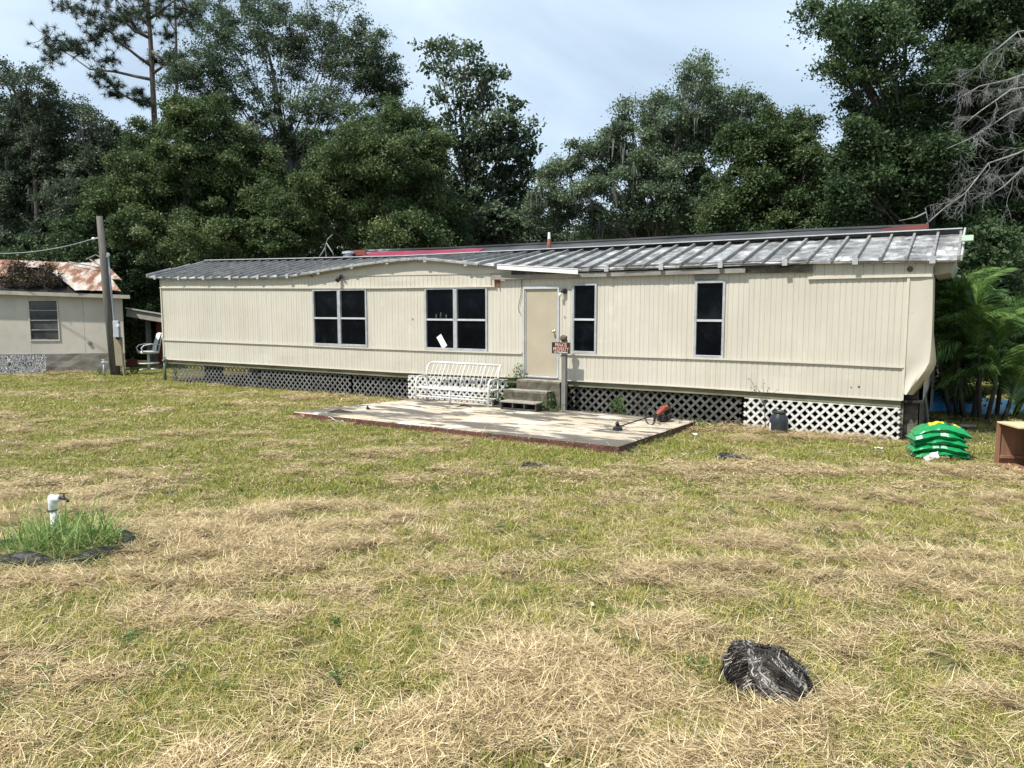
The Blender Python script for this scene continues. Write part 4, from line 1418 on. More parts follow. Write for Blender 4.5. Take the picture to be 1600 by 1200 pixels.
def shloc(px, py, off=0.0):
    """shed front plane coordinates of a pixel"""
    nrm = np.array([sdir[1], -sdir[0], 0])
    r = ray(px, py)
    t = ((shl + nrm * off - np.array([0, 0, CAMH])) @ nrm) / (nrm @ r)
    X = r * t + np.array([0, 0, CAMH]) - shl
    return X @ sdir, X[2]


zl, zr_ = shloc(0, 453)[1], shloc(193, 464)[1]
htop = lambda x: zr_ + (zl - zr_) * (SL - x) / SL
wx0, wz1 = shloc(44.5, 470)
wx1, wz0 = shloc(93, 530.5)
fz_ = shloc(100, 552.5)[1]
mb = MB()
xs = [-0.5, wx0, wx1, shloc(131, 500)[0], SL]
for a, b in zip(xs[:-1], xs[1:]):
    if abs(a - wx0) < 1e-6:
        mb.box((a, 0, fz_), (b, 0.12, wz0))
        mb.add([(a, 0, wz1), (b, 0, wz1), (b, 0, htop(b)), (a, 0, htop(a)), (a, 0.12, wz1), (b, 0.12, wz1)], [(0, 1, 2, 3), (0, 4, 5, 1)])
    else:
        g_ = 0.006 if b < SL else 0
        mb.add([(a + .002, 0, fz_), (b - g_, 0, fz_), (b - g_, 0, htop(b)), (a + .002, 0, htop(a)), (a + .002, 0.1, fz_), (b - g_, 0.1, fz_), (b - g_, 0.1, htop(b)), (a + .002, 0.1, htop(a))],
               [(0, 1, 2, 3), (4, 7, 6, 5), (1, 5, 6, 2), (0, 3, 7, 4)])
mb.build('wall', 'stucco', SH)
mb = MB()
KS = -0.48
mb.add([(SL - .03, 0.12, -0.05), (SL + 4 * KS, 4, -0.05), (SL + 4 * KS, 4, 2.6), (SL - .03, 0.12, 2.6), (SL - .13, 0.12, -0.05), (SL - .1 + 4 * KS, 4, -0.05), (SL - .1 + 4 * KS, 4, 2.6), (SL - .13, 0.12, 2.6)], [(0, 1, 2, 3), (4, 7, 6, 5), (3, 2, 6, 7), (1, 5, 6, 2)])
mb.box((-0.5, 4, 0), (SL + 4 * KS, 4.1, 2.6))
mb.build('side_wall', 'stucco', SH)
mb = MB()
rf = random.Random(8)
rows = [[(x, -0.03 + rf.uniform(-.02, .02), z) for x in np.linspace(-0.5, SL, 16)] for z in (-0.05, 0.2, 0.4, fz_ + 0.002)]
rows.append([(p[0], 0.05, p[2]) for p in rows[-1]])
mb.grid(rows)
mb.build('footing', 'footing', SH)
mb = MB()
mb.box((SL - 0.09, -0.02, 0.02), (SL + 0.02, 0.0 - 0.002, htop(SL) - 0.02))
mb.build('corner_board', 'stucco', SH)
# window with four louvre panes
mb = MB()
for a, b in (((wx0 - .03, wz0 - .05), (wx1 + .03, wz0)), ((wx0 - .02, wz1), (wx1 + .02, wz1 + .025)), ((wx0 - .025, wz0), (wx0 + .012, wz1)), ((wx1 - .012, wz0), (wx1 + .025, wz1))):
    mb.box((a[0], -0.03, a[1]), (b[0], 0.03, b[1]))
wf = mb.build('window', 'stucco', SH)
for k in range(4):
    z0, z1 = wz0 + (wz1 - wz0) * k / 4, wz0 + (wz1 - wz0) * (k + 1) / 4
    mb = MB()
    mb.box((wx0 + .012, 0.02, z0 + 0.02), (wx1 - .012, 0.03, z1 - 0.006))
    mb.build('pane', 'windowgrey', wf)
    if k:
        mb = MB()
        h_ = 0.028 if k == 2 else 0.016
        mb.box((wx0 + .012, -0.012, z0 - h_ / 2), (wx1 - .012, 0.018, z0 + h_ / 2))
        mb.build('window_bar', 'frame', wf)
# little outlet on the wall
ox, oz = shloc(140, 536)
mb = MB()
mb.tube([(ox, -0.005, oz), (ox, -0.05, oz)], [0.07, 0.06], 12)
mb.tube([(ox, -0.05, oz), (ox, -0.06, oz)], [0.03, 0.03], 8)
mb.build('wall_outlet', 'footing', SH)
# fascia
mb = MB()
fx0, fz0 = -0.5, shloc(0, 453.5, 0.25)[1]
fx1, fz1 = shloc(203, 463, 0.25)
mb.bar((fx0, -0.25, fz0 - 0.02), (fx1, -0.25, fz1 - 0.02), 0.03, 0.13)
mb.build('fascia_board', 'fascia', SH)
mb = MB()
mb.add([(fx0, -0.24, fz0 - 0.08), (fx1, -0.24, fz1 - 0.08), (fx1, 0.02, fz1 - 0.08), (fx0, 0.02, fz0 - 0.08)], [(0, 1, 2, 3)])
mb.build('soffit', 'fascia', SH)
# roof plane: eave (y=-.3) to ridge (y=2.4)
RB = 2.4


def shr_pt(px, py, lift=0.0):
    """point of the shed roof plane seen at a pixel (solve in shed frame)"""
    # plane through eave line and ridge line
    e0 = np.array([0, -0.3, fz0 + 0.05])
    e1 = np.array([SL, -0.3, fz1 + 0.05])
    rg = np.array([0, RB, fz0 + 0.05 + (RZ0 - fz0)])
    n_ = np.cross(e1 - e0, rg - e0)
    ca, sa = sdir[0], sdir[1]
    o_ = np.array([0, 0, CAMH]) - shl
    ol = np.array([o_[0] * ca + o_[1] * sa, -o_[0] * sa + o_[1] * ca, o_[2]])
    r = ray(px, py)
    rl = np.array([r[0] * ca + r[1] * sa, -r[0] * sa + r[1] * ca, r[2]])
    t = (n_ @ (e0 - ol)) / (n_ @ rl)
    p = ol + rl * t
    p[2] += lift
    return p


X = at(0, 406, 29.0)
RZ0 = X[2]


def sheet(px, lift, name='roof_sheet', mat='rustroof', nseg=14):
    """corrugated sheet between four pixels (eave-left, eave-right, ridge-right, ridge-left)"""
    a, b, c, d_ = [shr_pt(*p, lift) for p in px]
    mb = MB()
    rows = []
    for v_ in np.linspace(0, 1, 5):
        row = []
        for k in range(nseg * 2 + 1):
            u_ = k / (nseg * 2)
            p = (a + (b - a) * u_) * (1 - v_) + (d_ + (c - d_) * u_) * v_
            row.append((p[0], p[1], p[2] + 0.018 * (k % 2) + 0.02 * math.sin(5 * v_ + 3 * u_)))
        rows.append(row)
    mb.grid(rows)
    return mb.build(name, mat, SH)


sheet([(118, 458.5), (144, 459), (112, 416), (66, 418)], 0.10)
sheet([(142, 459), (162, 459), (132, 415), (110, 416)], 0.09)
sheet([(160, 459), (190, 460.5), (157, 414), (130, 415)], 0.11)
sheet([(176, 446), (192, 448), (160, 414), (148, 414.5)], 0.22)
sheet([(-30, 442), (8, 436), (14, 424), (-30, 420)], 0.10)
sheet([(-30, 421), (66, 421), (120, 414.5), (-30, 406)], 0.06)
sheet([(-30, 444), (14, 432), (20, 427), (-30, 436)], 0.03)
mb = MB()
e0, e1 = np.array([-0.5, -0.2, fz0 + 0.0]), np.array([SL + 0.15, -0.2, fz1 + 0.0])
r0, r1 = shr_pt(-30, 407, -0.10), shr_pt(158, 415, -0.10)
mid0 = (e0 + r0) / 2 - np.array([0, 0, 0.25])
mid1 = (e1 + r1) / 2 - np.array([0, 0, 0.03])
mb.grid([[tuple(e0 + (e1 - e0) * u_) for u_ in np.linspace(0, 1, 9)], [tuple(mid0 + (mid1 - mid0) * u_) for u_ in np.linspace(0, 1, 9)],
         [tuple(r0 + (r1 - r0) * u_) for u_ in np.linspace(0, 1, 9)], [(p[0], p[1] + 2.5, fz1) for p in [tuple(r0 + (r1 - r0) * u_) for u_ in np.linspace(0, 1, 9)]]])
mb.build('hole_shade_deck', 'nearblack', SH)  # near-black deck paints the darkness seen through the roof hole
# lifted torn flap left of the hole
a, b, c = shr_pt(14, 436, 0.05), shr_pt(22, 421, 0.25), shr_pt(44, 428, 0.1)
mb = MB()
mb.add([a, b, c, a + [0, 0, .02], b + [0, 0, .02], c + [0, 0, .02]], [(0, 1, 2), (5, 4, 3)])
mb.build('torn_flap', 'nearblack', SH)
# painted board leaning on the shed footing
p0, p1 = gnd(-14, 586), gnd(71, 584)
bx0, bz1 = shloc(-14, 551, 0.25)
mb = MB()
w_ = float(np.linalg.norm(p1 - p0))
rows = [[(-0.05, 0, 0.06), (0.9 * w_ / 2, 0, 0.0), (w_ - 0.12, 0, 0.02), (w_, 0, 0.12)], [(-0.05, 0.16, 0.66), (0.9 * w_ / 2, 0.16, 0.665), (w_ - 0.12, 0.16, 0.665), (w_, 0.16, 0.66)]]
mb.grid(rows)
mb.grid([[(x, y + 0.02, z) for x, y, z in reversed(r_)] for r_ in rows])
o = mb.build('leaning_board', 'swirl')
o.location, o.rotation_euler = p0 + np.array([0, 0.05, 0]), (0, 0, math.atan2(*(p1 - p0)[[1, 0]]))
tag(o, 'black and white streaked board leaning against the shed footing', 'board')

# utility pole
PB = gnd(181, 586.5)
PD = PB[1]
PO = thing('utility_pole', 'short leaning wooden utility pole with grey meter box and conduit', 'utility pole', PB)
pt = at(155.5, 338, PD - 0.2) - PB
mb = MB()
mb.tube([(0, 0, -0.1), tuple(pt * 0.5 + np.array([-0.02, 0, 0])), tuple(pt)], [0.165, 0.135, 0.10], 12)
mb.build('pole_shaft', 'polewood', PO, smooth=True)
rel = lambda x, y, off=-0.1: tuple(at(x, y, PD + off) - PB)
mb = MB()
mb.tube([rel(184, 530), rel(178, 500), rel(172, 440), rel(168.5, 399)], 0.038, 9)
mb.build('conduit', 'conduit', PO, smooth=True)
mb = MB()
q = rel(168, 398)
mb.sphere(q, 0.075, 10, 7, (1.1, 1, 1.0))
mb.tube([(q[0] - .03, q[1], q[2]), (q[0] + .02, q[1] - .06, q[2] - 0.09)], [0.06, 0.045], 8)
mb.build('weatherhead', 'pvc', PO, smooth=True)
a, b = rel(177, 501, -0.25), rel(187.5, 527, -0.25)
mb = MB()
mb.box((a[0], a[1] - 0.06, b[2]), (b[0], a[1] + 0.08, a[2]))
mbx = mb.build('meter_box', 'meter', PO, bevel=0.015)
mb = MB()
c = rel(185.5, 509, -0.30)
mb.tube([(c[0], c[1] - 0.012, c[2]), (c[0], c[1] - 0.09, c[2])], [0.055, 0.045], 12)
mb.build('meter_dial', 'pvc', mbx)
mb = MB()
mb.tube([(b[0] - .06, a[1], b[2] - 0.004), (b[0] - .06, a[1], b[2] - 0.09)], 0.035, 8)
mb.tube([(a[0] + .08, a[1], b[2] - 0.004), (a[0] + .08, a[1], b[2] - 0.07)], 0.03, 8)
mb.build('box_nipple', 'dark', mbx)
mb = MB()
mb.bar((b[0] - 0.12, a[1] + 0.10, 0.35), (b[0] - 0.16, a[1] + 0.10, b[2] + 0.1), 0.24, 0.03, up=(0, 1, 0))
mb.bar((b[0] + 0.0, a[1] + 0.12, 0.0), (b[0] - 0.02, a[1] + 0.12, b[2]), 0.05, 0.04, up=(0, 1, 0))
mb.build('backboard', 'boardwood', PO)
ins = at(146, 373, PD - 0.15)
mb = MB()
mb.tube([tuple(ins - PB), rel(157, 371.5, -0.05)], 0.02, 6)
mb.sphere(tuple(ins - PB), 0.05, 8, 6, (1.4, 1, 1))
mb.build('insulator', 'pvc', PO)
mb = MB()
far = at(-60, 392, PD + 0.6)
mb.tube([tuple((far - ins) * t + np.array([0, 0, -0.25 * 4 * t * (1 - t)])) for t in np.linspace(0, 1, 12)], 0.014, 5)
o = mb.build('service_wire', 'conduit')
o.location = ins
tag(o, 'sagging overhead wire running left from the leaning pole', 'wire')
# faucet pipe by the pole, green standpipe by the house corner
for i, (px, py, lab, mt, hgt) in enumerate(((163, 588, 'rusty grey garden faucet on a short pipe by the leaning pole', 'conduit', 0.46),
                                            (258.5, 596, 'green iron standpipe faucet at the left corner of the mobile home', 'hosegreen', 0.66))):
    g = gnd(px, py)
    t = thing('garden_faucet', lab, 'faucet', g, 0.3 + i)
    mb = MB()
    mb.tube([(0, 0, -0.05), (0, 0, hgt)], 0.03 if i == 0 else 0.04, 8)
    mb.build('riser_pipe', mt, t, smooth=True)
    mb = MB()
    mb.tube([(-0.06, 0, hgt), (0.06, 0, hgt + 0.02), (0.12, 0, hgt - 0.02), (0.13, 0, hgt - 0.10)], [0.045, 0.05, 0.035, 0.03], 8)
    mb.tube([(0, 0, hgt), (0, 0, hgt + 0.09)], 0.018, 6)
    mb.build('spout', 'conduit' if i == 0 else 'footing', t, smooth=True)
    mb = MB()
    mb.tube([(0.05 * math.cos(a_), 0.05 * math.sin(a_), hgt + 0.10) for a_ in np.linspace(0, 2 * math.pi, 11)], 0.012, 5)
    mb.build('tap_wheel', mt, t, smooth=True)

# carport behind
CPo = at(196, 480, 30.2)
CP = thing('carport', 'low lean to carport with dark and red posts between shed and home', 'carport', (CPo[0], CPo[1], 0), 0)
h0, h1 = CPo[2], at(262, 491, 30.2)[2]
w_ = at(262, 491, 30.2)[0] - CPo[0]
mb = MB()
mb.add([(0, 0, h0), (w_, 0, h1), (w_, 3.5, h1 - 0.35), (0, 3.5, h0 - 0.35), (0, 0, h0 - 0.06), (w_, 0, h1 - 0.06), (w_, 3.5, h1 - 0.45), (0, 3.5, h0 - 0.45)],
       [(0, 1, 2, 3), (7, 6, 5, 4), (0, 4, 5, 1), (1, 5, 6, 2), (2, 6, 7, 3)])
mb.build('roof', 'lightmetal', CP)
mb = MB()
mb.bar((0, 0.08, h0 - 0.22), (w_, 0.08, h1 - 0.22), 0.04, 0.30)
mb.build('front_beam', 'fascia', CP)
for px, mt, rad in ((229, 'greywood', 0.16), (245.5, 'red', 0.14)):
    x = at(px, 500, 30.6)[0] - CPo[0]
    mb = MB()
    mb.bar((x, 0.5, 0), (x, 0.5, h1 - 0.1), rad, 0.12, up=(0, 1, 0))
    mb.build('post', mt, CP)
mb = MB()
mb.box((-0.4, 3.3, 0), (w_ + 3, 3.4, 1.9))
mb.build('back_wall', 'nearblack', CP)
# chair
g = gnd(233, 578)
CH = thing('swivel_chair', 'white cushioned swivel patio chair on a pedestal, near the carport', 'chair', (g[0], g[1], 0), R(222))
mb = MB()
mb.tube([(0, 0, 0.03), (0, 0, 0.62)], 0.05, 10)
mb.build('pedestal', 'benchwhite', CH, smooth=True)
mb = MB()
mb.tube([(0.36 * math.cos(a_), 0.36 * math.sin(a_), 0.26) for a_ in np.linspace(0, 2 * math.pi, 19)], 0.025, 6)
for k in range(4):
    a_ = k * math.pi / 2 + 0.4
    mb.tube([(0, 0, 0.05), (0.40 * math.cos(a_), 0.40 * math.sin(a_), 0.03)], 0.03, 6)
    mb.tube([(0, 0, 0.27), (0.36 * math.cos(a_), 0.36 * math.sin(a_), 0.26)], 0.018, 6)
mb.build('base', 'benchwhite', CH, smooth=True)
mb = MB()
mb.box((-0.28, -0.27, 0.62), (0.30, 0.27, 0.72))
mb.build('seat', 'chairmesh', CH, bevel=0.04)
mb = MB()
mb.grid([[(-0.24 - 0.20 * t_ + off, y, 0.66 + 0.72 * t_) for y in np.linspace(-0.24, 0.24, 4)] for off, t_ in [(0.05, 0), (0.06, 0.3), (0.05, 0.6), (0.03, 0.95), (-0.03, 1.0), (-0.07, 0.95), (-0.05, 0.6), (-0.05, 0.3), (-0.05, 0)]])
mb.build('backrest', 'chairmesh', CH, smooth=True)
for sy in (-0.31, 0.31):
    mb = MB()
    mb.tube([(-0.30, sy, 0.95), (0.0, sy, 0.97), (0.22, sy, 0.93), (0.32, sy, 0.84), (0.28, sy, 0.70), (0.1, sy * 0.9, 0.66)], 0.022, 7)
    mb.build('armrest', 'benchwhite', CH, smooth=True)
    mb = MB()
    mb.tube([(-0.28, sy * 0.85, 0.62), (-0.36, sy * 0.85, 1.0), (-0.47, sy * 0.8, 1.38)], 0.02, 6)
    mb.build('back_frame', 'benchwhite', CH, smooth=True)
# clutter under the carport
for px, py, sc_, mt, lab in ((207, 572, 0.30, 'red', 'dull red gas can on the ground beside the carport chair'), (243, 565, 0.5, 'greyboard', 'grey wooden box behind the carport chair'),
                             (196, 577, 0.22, 'white', 'small white block lying at the foot of the shed corner')):
    g = gnd(px, py)
    mb = MB()
    mb.box((-sc_ * .6, -sc_ * .4, 0), (sc_ * .6, sc_ * .4, sc_ * (0.9 if mt != 'white' else 0.3)))
    mb.tube([(0, 0, sc_ * (0.9 if mt != 'white' else 0.3)), (0.1 * sc_, 0, sc_ * (1.1 if mt != 'white' else 0.35))], [sc_ * .2, sc_ * .12], 8)
    o = mb.build('yard_clutter', mt, bevel=0.03)
    o.location = g
    o.rotation_euler = (0, 0, 0.3)
    tag(o, lab, 'clutter')

# ------------------------------------------------------------------ foreground left: spigot, tyre, tuft
g = gnd(86, 850)
SPG = thing('water_spigot', 'white PVC pipe with elbow and black tap rising from tall grass', 'spigot', g)
H1 = at(85, 779, g[1])[2]
mb = MB()
mb.tube([(0.01, 0, -0.05), (0, 0, H1 - 0.11)], 0.030, 14)
mb.build('pipe', 'pvc', SPG, smooth=True)
mb = MB()
mb.tube([(0, 0, H1 - 0.115), (0, 0, H1 - 0.112), (0, 0, H1 - 0.004), (0.004, 0, H1 + 0.012), (0.014, 0, H1 + 0.022)], [0.038, 0.040, 0.040, 0.039, 0.030], 16)
mb.tube([(-0.012, 0, H1), (0.0, 0, H1), (0.05, -0.004, H1 + 0.002), (0.078, -0.008, H1 + 0.003), (0.08, -0.008, H1 + 0.003)], [0.030, 0.036, 0.036, 0.038, 0.034], 16)
mb.build('elbow', 'pvc', SPG, smooth=True)
mb = MB()
mb.tube([(0, 0, H1 - 0.118), (0, 0, H1 - 0.108)], 0.042, 14)
mb.build('clamp', 'dark', SPG)
mb = MB()
mb.tube([(0.085, -0.01, H1 + 0.008), (0.12, -0.015, H1 + 0.007), (0.15, -0.02, H1 + 0.0)], [0.014, 0.016, 0.013], 9)
mb.tube([(0.145, -0.02, H1 + 0.004), (0.163, -0.022, H1 - 0.012), (0.167, -0.022, H1 - 0.03)], [0.012, 0.013, 0.014], 8)
mb.tube([(0.125, -0.015, H1 + 0.01), (0.125, -0.015, H1 + 0.05)], 0.008, 7)
mb.build('tap', 'dark', SPG, smooth=True)
mb = MB()
mb.bar((0.085, -0.02, H1 + 0.054), (0.165, -0.01, H1 + 0.057), 0.018, 0.008)
mb.build('tap_handle', 'dark', SPG, bevel=0.004)

ty = np.array([-4.28, 6.90, 0.0])
mb = MB()
rows = []
rr4 = random.Random(2)
for i in range(41):
    a_ = 2 * math.pi * i / 40
    lump = 0.5 + 0.5 * math.sin(3 * a_ + 0.6) + 0.3 * math.sin(7 * a_)
    rr_ = 0.075 + 0.03 * lump
    Rr = 0.56 + 0.03 * math.sin(2 * a_)
    rows.append([((Rr + rr_ * math.cos(b_)) * math.cos(a_), (Rr + rr_ * math.cos(b_)) * math.sin(a_) * 0.75, -0.012 - 0.03 * math.sin(5 * a_ + 1) + rr_ * 1.1 * math.sin(b_)) for b_ in np.linspace(-0.6, math.pi + 0.6, 10)])
rows[-1] = rows[0]
mb.grid(rows)
o = mb.build('buried_tyre', 'rubber', smooth=True)
o.location = ty
tag(o, 'half buried black tyre ringing the white spigot', 'tyre')


# ------------------------------------------------------------------ grass blades helpers
def blades(base, ang, lean, length, width, tint, curl=0.35, segs=2, bend=0.0):
    """curved tapered blades as quads; base (n,3). returns V (n*segs quads), tint"""
    n = len(base)
    d = np.stack([np.cos(ang), np.sin(ang), np.zeros(n)], 1)
    side = np.stack([-np.sin(ang), np.cos(ang), np.zeros(n)], 1)
    up = np.array([0, 0, 1.0])
    pts = []
    for k in range(segs + 1):
        t = k / segs
        out_ = np.sin(lean) * t + curl * t * t
        h = np.cos(lean) * t - curl * 0.55 * t * t
        pts.append(base + d * (out_ * length)[:, None] + up * (h * length)[:, None] + side * (bend * t * t * length * np.ones(n))[:, None])
    V = []
    for k in range(segs):
        w0 = (width * (1 - 0.75 * k / segs) / 2)[:, None]
        w1 = (width * (1 - 0.75 * (k + 1) / segs - (0.2 if k == segs - 1 else 0)) / 2)[:, None]
        V.append(np.stack([pts[k] - side * w0, pts[k] + side * w0, pts[k + 1] + side * w1, pts[k + 1] - side * w1], 1))
    V = np.stack(V, 1).reshape(-1, 3)
    return V, np.repeat(tint, segs)


def scat_disc(n, r):
    a = RNG.uniform(0, 2 * np.pi, n)
    q = r * np.sqrt(RNG.uniform(0, 1, n))
    return np.stack([q * np.cos(a), q * np.sin(a), np.zeros(n)], 1)


# lush tuft round the spigot
n = 800
bs = scat_disc(n, 0.52) * [1.0, 0.72, 1]
V, t = blades(bs, RNG.uniform(0, 6.28, n), RNG.uniform(0.05, 0.75, n), RNG.uniform(0.16, 0.56, n) * (1.15 - 0.9 * np.abs(bs[:, 0])), RNG.uniform(0.008, 0.017, n), np.where(RNG.random(n) < 0.2, 1.0, RNG.uniform(0, 0.7, n)), RNG.uniform(0.1, 0.6, n), 4, RNG.normal(0, .15, n))
n2 = 300
bs2 = scat_disc(n2, 0.62) * [1.0, 0.78, 1] + [0.05, -0.08, 0]
V2, t2 = blades(bs2, RNG.uniform(3.4, 6.6, n2), RNG.uniform(0.5, 1.1, n2), RNG.uniform(0.22, 0.5, n2), RNG.uniform(0.005, 0.011, n2), RNG.uniform(0.7, 1, n2), 0.5, 4, RNG.normal(0, .25, n2))
o = soup('grass_tuft', np.concatenate([V, V2]), 4, LEAF['tuft'], np.concatenate([t, t2]), kind=None)
o.location = (ty[0] + 0.0, ty[1] + 0.02, 0)
tag(o, 'tall lush green grass tuft growing inside the half buried tyre', 'grass tuft')
n = 60
bs = scat_disc(n, 0.35)
V, t = blades(bs, RNG.uniform(0, 6.28, n), RNG.uniform(0.0, 0.35, n), RNG.uniform(0.25, 0.55, n), RNG.uniform(0.003, 0.005, n), RNG.uniform(0.2, 0.7, n), 0.2, 3)
o = soup('wild_weed', V, 4, LEAF['tuft'], t, kind=None)
o.location = (-5.0, 7.55, 0)
tag(o, 'thin dark weed stems at the left edge behind the spigot', 'weeds')


# fibrous stump and root clumps
def root_ball(name, label, at_, L_, Wd, H_, nf, seed, rz=0.0, cat='stump'):
    rg = np.random.default_rng(seed)
    t = thing(name, label, cat, at_, rz)
    mb = MB()
    nu, nv = 40, 16

    def surf(a_, b_):
        # a around, b 0 (rim) .. 1 (top)
        q = math.cos(b_ * math.pi / 2) ** 0.5
        n1 = 1 + 0.14 * math.sin(3 * a_ + seed) + 0.07 * math.sin(7 * a_ + 5 * b_) + 0.06 * math.sin(11 * a_ - 9 * b_ + 2) + 0.05 * math.sin(5 * a_ + 13 * b_)
        skew = 0.16 * b_
        return np.array([(q * math.cos(a_) * n1 - skew) * L_ / 2, (q * math.sin(a_) * n1 + 0.1 * b_) * Wd / 2,
                         H_ * (math.sin(b_ * math.pi / 2) ** 0.8) * (1 - 0.25 * math.cos(a_ - 0.3) * math.sin(math.pi * b_)) * (1 + 0.08 * math.sin(5 * a_ + 3 * b_) * math.sin(math.pi * b_)) - 0.03])
    rows = [[tuple(surf(2 * math.pi * i / nu, j / nv) * (1 + rg.uniform(-.02, .02))) for i in range(nu)] for j in range(nv + 1)]
    for r_ in rows:
        r_.append(r_[0])
    mb.grid(rows)
    mb.build('core', M(name + '_core', [(0.35, (0.014, 0.012, 0.011)), (0.6, (0.045, 0.04, 0.036)), (0.75, (0.12, 0.11, 0.10))], 18, 0.85, bump=1.0, bscale=30, stretch=(1, 1, 2.5)), t, smooth=True)
    # wiry fibres combed over the ball
    V, T = [], []
    for k in range(nf):
        a_, b_ = rg.uniform(0, 6.28), rg.uniform(0.0, 0.8)
        sw = rg.normal(0.0, 0.05) + 0.30 * math.sin(2.3 * a_ + 4 * b_ + seed)
        ln = rg.uniform(0.18, 0.55)
        tip = rg.uniform(-0.004, 0.012)
        pts = []
        m_ = 5
        for i in range(m_ + 1):
            q = i / m_
            aa = a_ + sw * q * 2 + 0.12 * math.sin(5 * q + k)
            bb_ = min(b_ + ln * q, 0.93)
            p = surf(aa, min(bb_, 1.0))
            nrm = np.array([p[0] / (L_ / 2) ** 2, p[1] / (Wd / 2) ** 2, max(p[2], 0.02) / H_ ** 2 + .4])
            nrm /= np.linalg.norm(nrm)
            pts.append(p + nrm * (0.004 + tip * q + (rg.uniform(0, 0.03) if i == m_ and b_ > 0.5 else 0)))
        w = rg.uniform(0.002, 0.0055)
        tt = min(1, max(0, 0.45 + 0.35 * math.sin(7 * a_ + 9 * b_ + 2 * seed) + rg.normal(0, 0.25))) ** 1.4
        for i in range(m_):
            p, q_ = pts[i], pts[i + 1]
            dv = q_ - p
            sd_ = np.cross(dv, p + [0, 0, 0.1])
            sd_ = sd_ / (np.linalg.norm(sd_) + 1e-9) * w
            V += [p - sd_, p + sd_, q_ + sd_ * .9, q_ - sd_ * .9]
            T.append(tt)
    ns = nf // 7
    as_ = rg.normal(-0.2, 0.9, ns)
    b2 = rg.uniform(0.45, 0.95, ns)
    bs = np.array([surf(p_, q_) for p_, q_ in zip(as_, b2)])
    V3, T3 = blades(bs, as_ + rg.normal(0, .6, ns), rg.uniform(0.1, 0.9, ns), rg.uniform(0.015, 0.055, ns), rg.uniform(0.004, 0.009, ns), rg.uniform(0, 0.8, ns), 0.2, 2)
    V, T = list(V) + list(V3), list(T) + list(T3)
    nb = nf // 6
    aa = rg.uniform(0, 6.28, nb)
    rr_ = rg.uniform(0.85, 1.5, nb)
    bs = np.stack([aa * 0 + np.cos(aa) * rr_ * L_ / 2, np.sin(aa) * rr_ * Wd / 2, rg.uniform(0.005, 0.03, nb)], 1)
    V2, T2 = blades(bs, rg.uniform(0, 6.28, nb), rg.uniform(1.2, 1.55, nb), rg.uniform(0.04, 0.14, nb), rg.uniform(0.003, 0.006, nb), rg.uniform(0.0, 0.6, nb), 0.1, 2)
    V2[:, 2] = np.abs(V2[:, 2])
    soup('fibres', np.concatenate([np.array(V), V2]), 4, LEAF['fibre'], np.concatenate([np.array(T), T2]), t)
    return t


root_ball('palm_stump', 'dark shaggy fibrous stump in the foreground lawn', (1.58, 4.34, 0.0), 0.50, 0.38, 0.235, 1700, 5, -0.35)
g = gnd(1143, 718)
root_ball('root_clump', 'flattened dark grey root clump on the lawn right of the patio corner', (g[0], g[1], 0), 0.46, 0.22, 0.10, 320, 8, -0.5, 'root clump')
g = gnd(835, 730)
root_ball('root_clump', 'brown clump of roots in the grass in front of the patio edge', (g[0], g[1], 0), 0.42, 0.24, 0.08, 200, 9, 0.2, 'root clump')
g = gnd(440, 893)  # added mound stands in for a dark hole in the straw
root_ball('root_clump', 'small dark mound added in place of a dark hole in the straw, left foreground', (g[0], g[1], 0), 0.26, 0.14, 0.05, 120, 10, 0.1, 'root clump')
g = gnd(268, 772)
root_ball('root_clump', 'small dark clod on the lawn right of the white spigot', (g[0], g[1], 0), 0.22, 0.14, 0.05, 90, 12, 0.1, 'root clump')


# ------------------------------------------------------------------ grass: clumps instanced by geometry nodes
def clump_green(seed, n, rad, lo, hi, w, dryfrac=0.25):
    bs = scat_disc(n, rad)
    tint = RNG.uniform(0, 0.7, n)
    q_ = RNG.random(n) < dryfrac
    tint[q_] = RNG.uniform(0.75, 1.0, q_.sum())
    V, t = blades(bs, RNG.uniform(0, 6.28, n), RNG.uniform(0.05, 0.7, n), RNG.uniform(lo, hi, n), RNG.uniform(w * .7, w * 1.3, n), tint, 0.4, 2)
    return bpy.data.objects.new('green_clump', soup_mesh('green_clump', V, 4, LEAF['grass'], t))


def clump_straw(seed, n, rad, lo, hi, w, align):
    bs = scat_disc(n, rad)
    bs[:, 2] = RNG.uniform(0, 0.03, n)
    ang = np.where(RNG.random(n) < align, RNG.normal(0.2, 0.3, n) + np.pi * RNG.integers(0, 2, n), RNG.uniform(0, 6.28, n))
    lean = np.where(RNG.random(n) < 0.9, RNG.uniform(1.38, 1.58, n), RNG.uniform(1.15, 1.38, n))
    length = lo + (hi - lo) * RNG.random(n) ** 1.6
    V, t = blades(bs, ang, lean, length, RNG.uniform(w * .6, w * 1.4, n), np.clip(RNG.normal(0.52, 0.30, n), 0, 1), RNG.uniform(-0.05, 0.18, n), 3, RNG.normal(0, 0.14, n))
    V[:, 2] = np.abs(V[:, 2])
    return bpy.data.objects.new('straw_clump', soup_mesh('straw_clump', V, 4, LEAF['straw'], t))


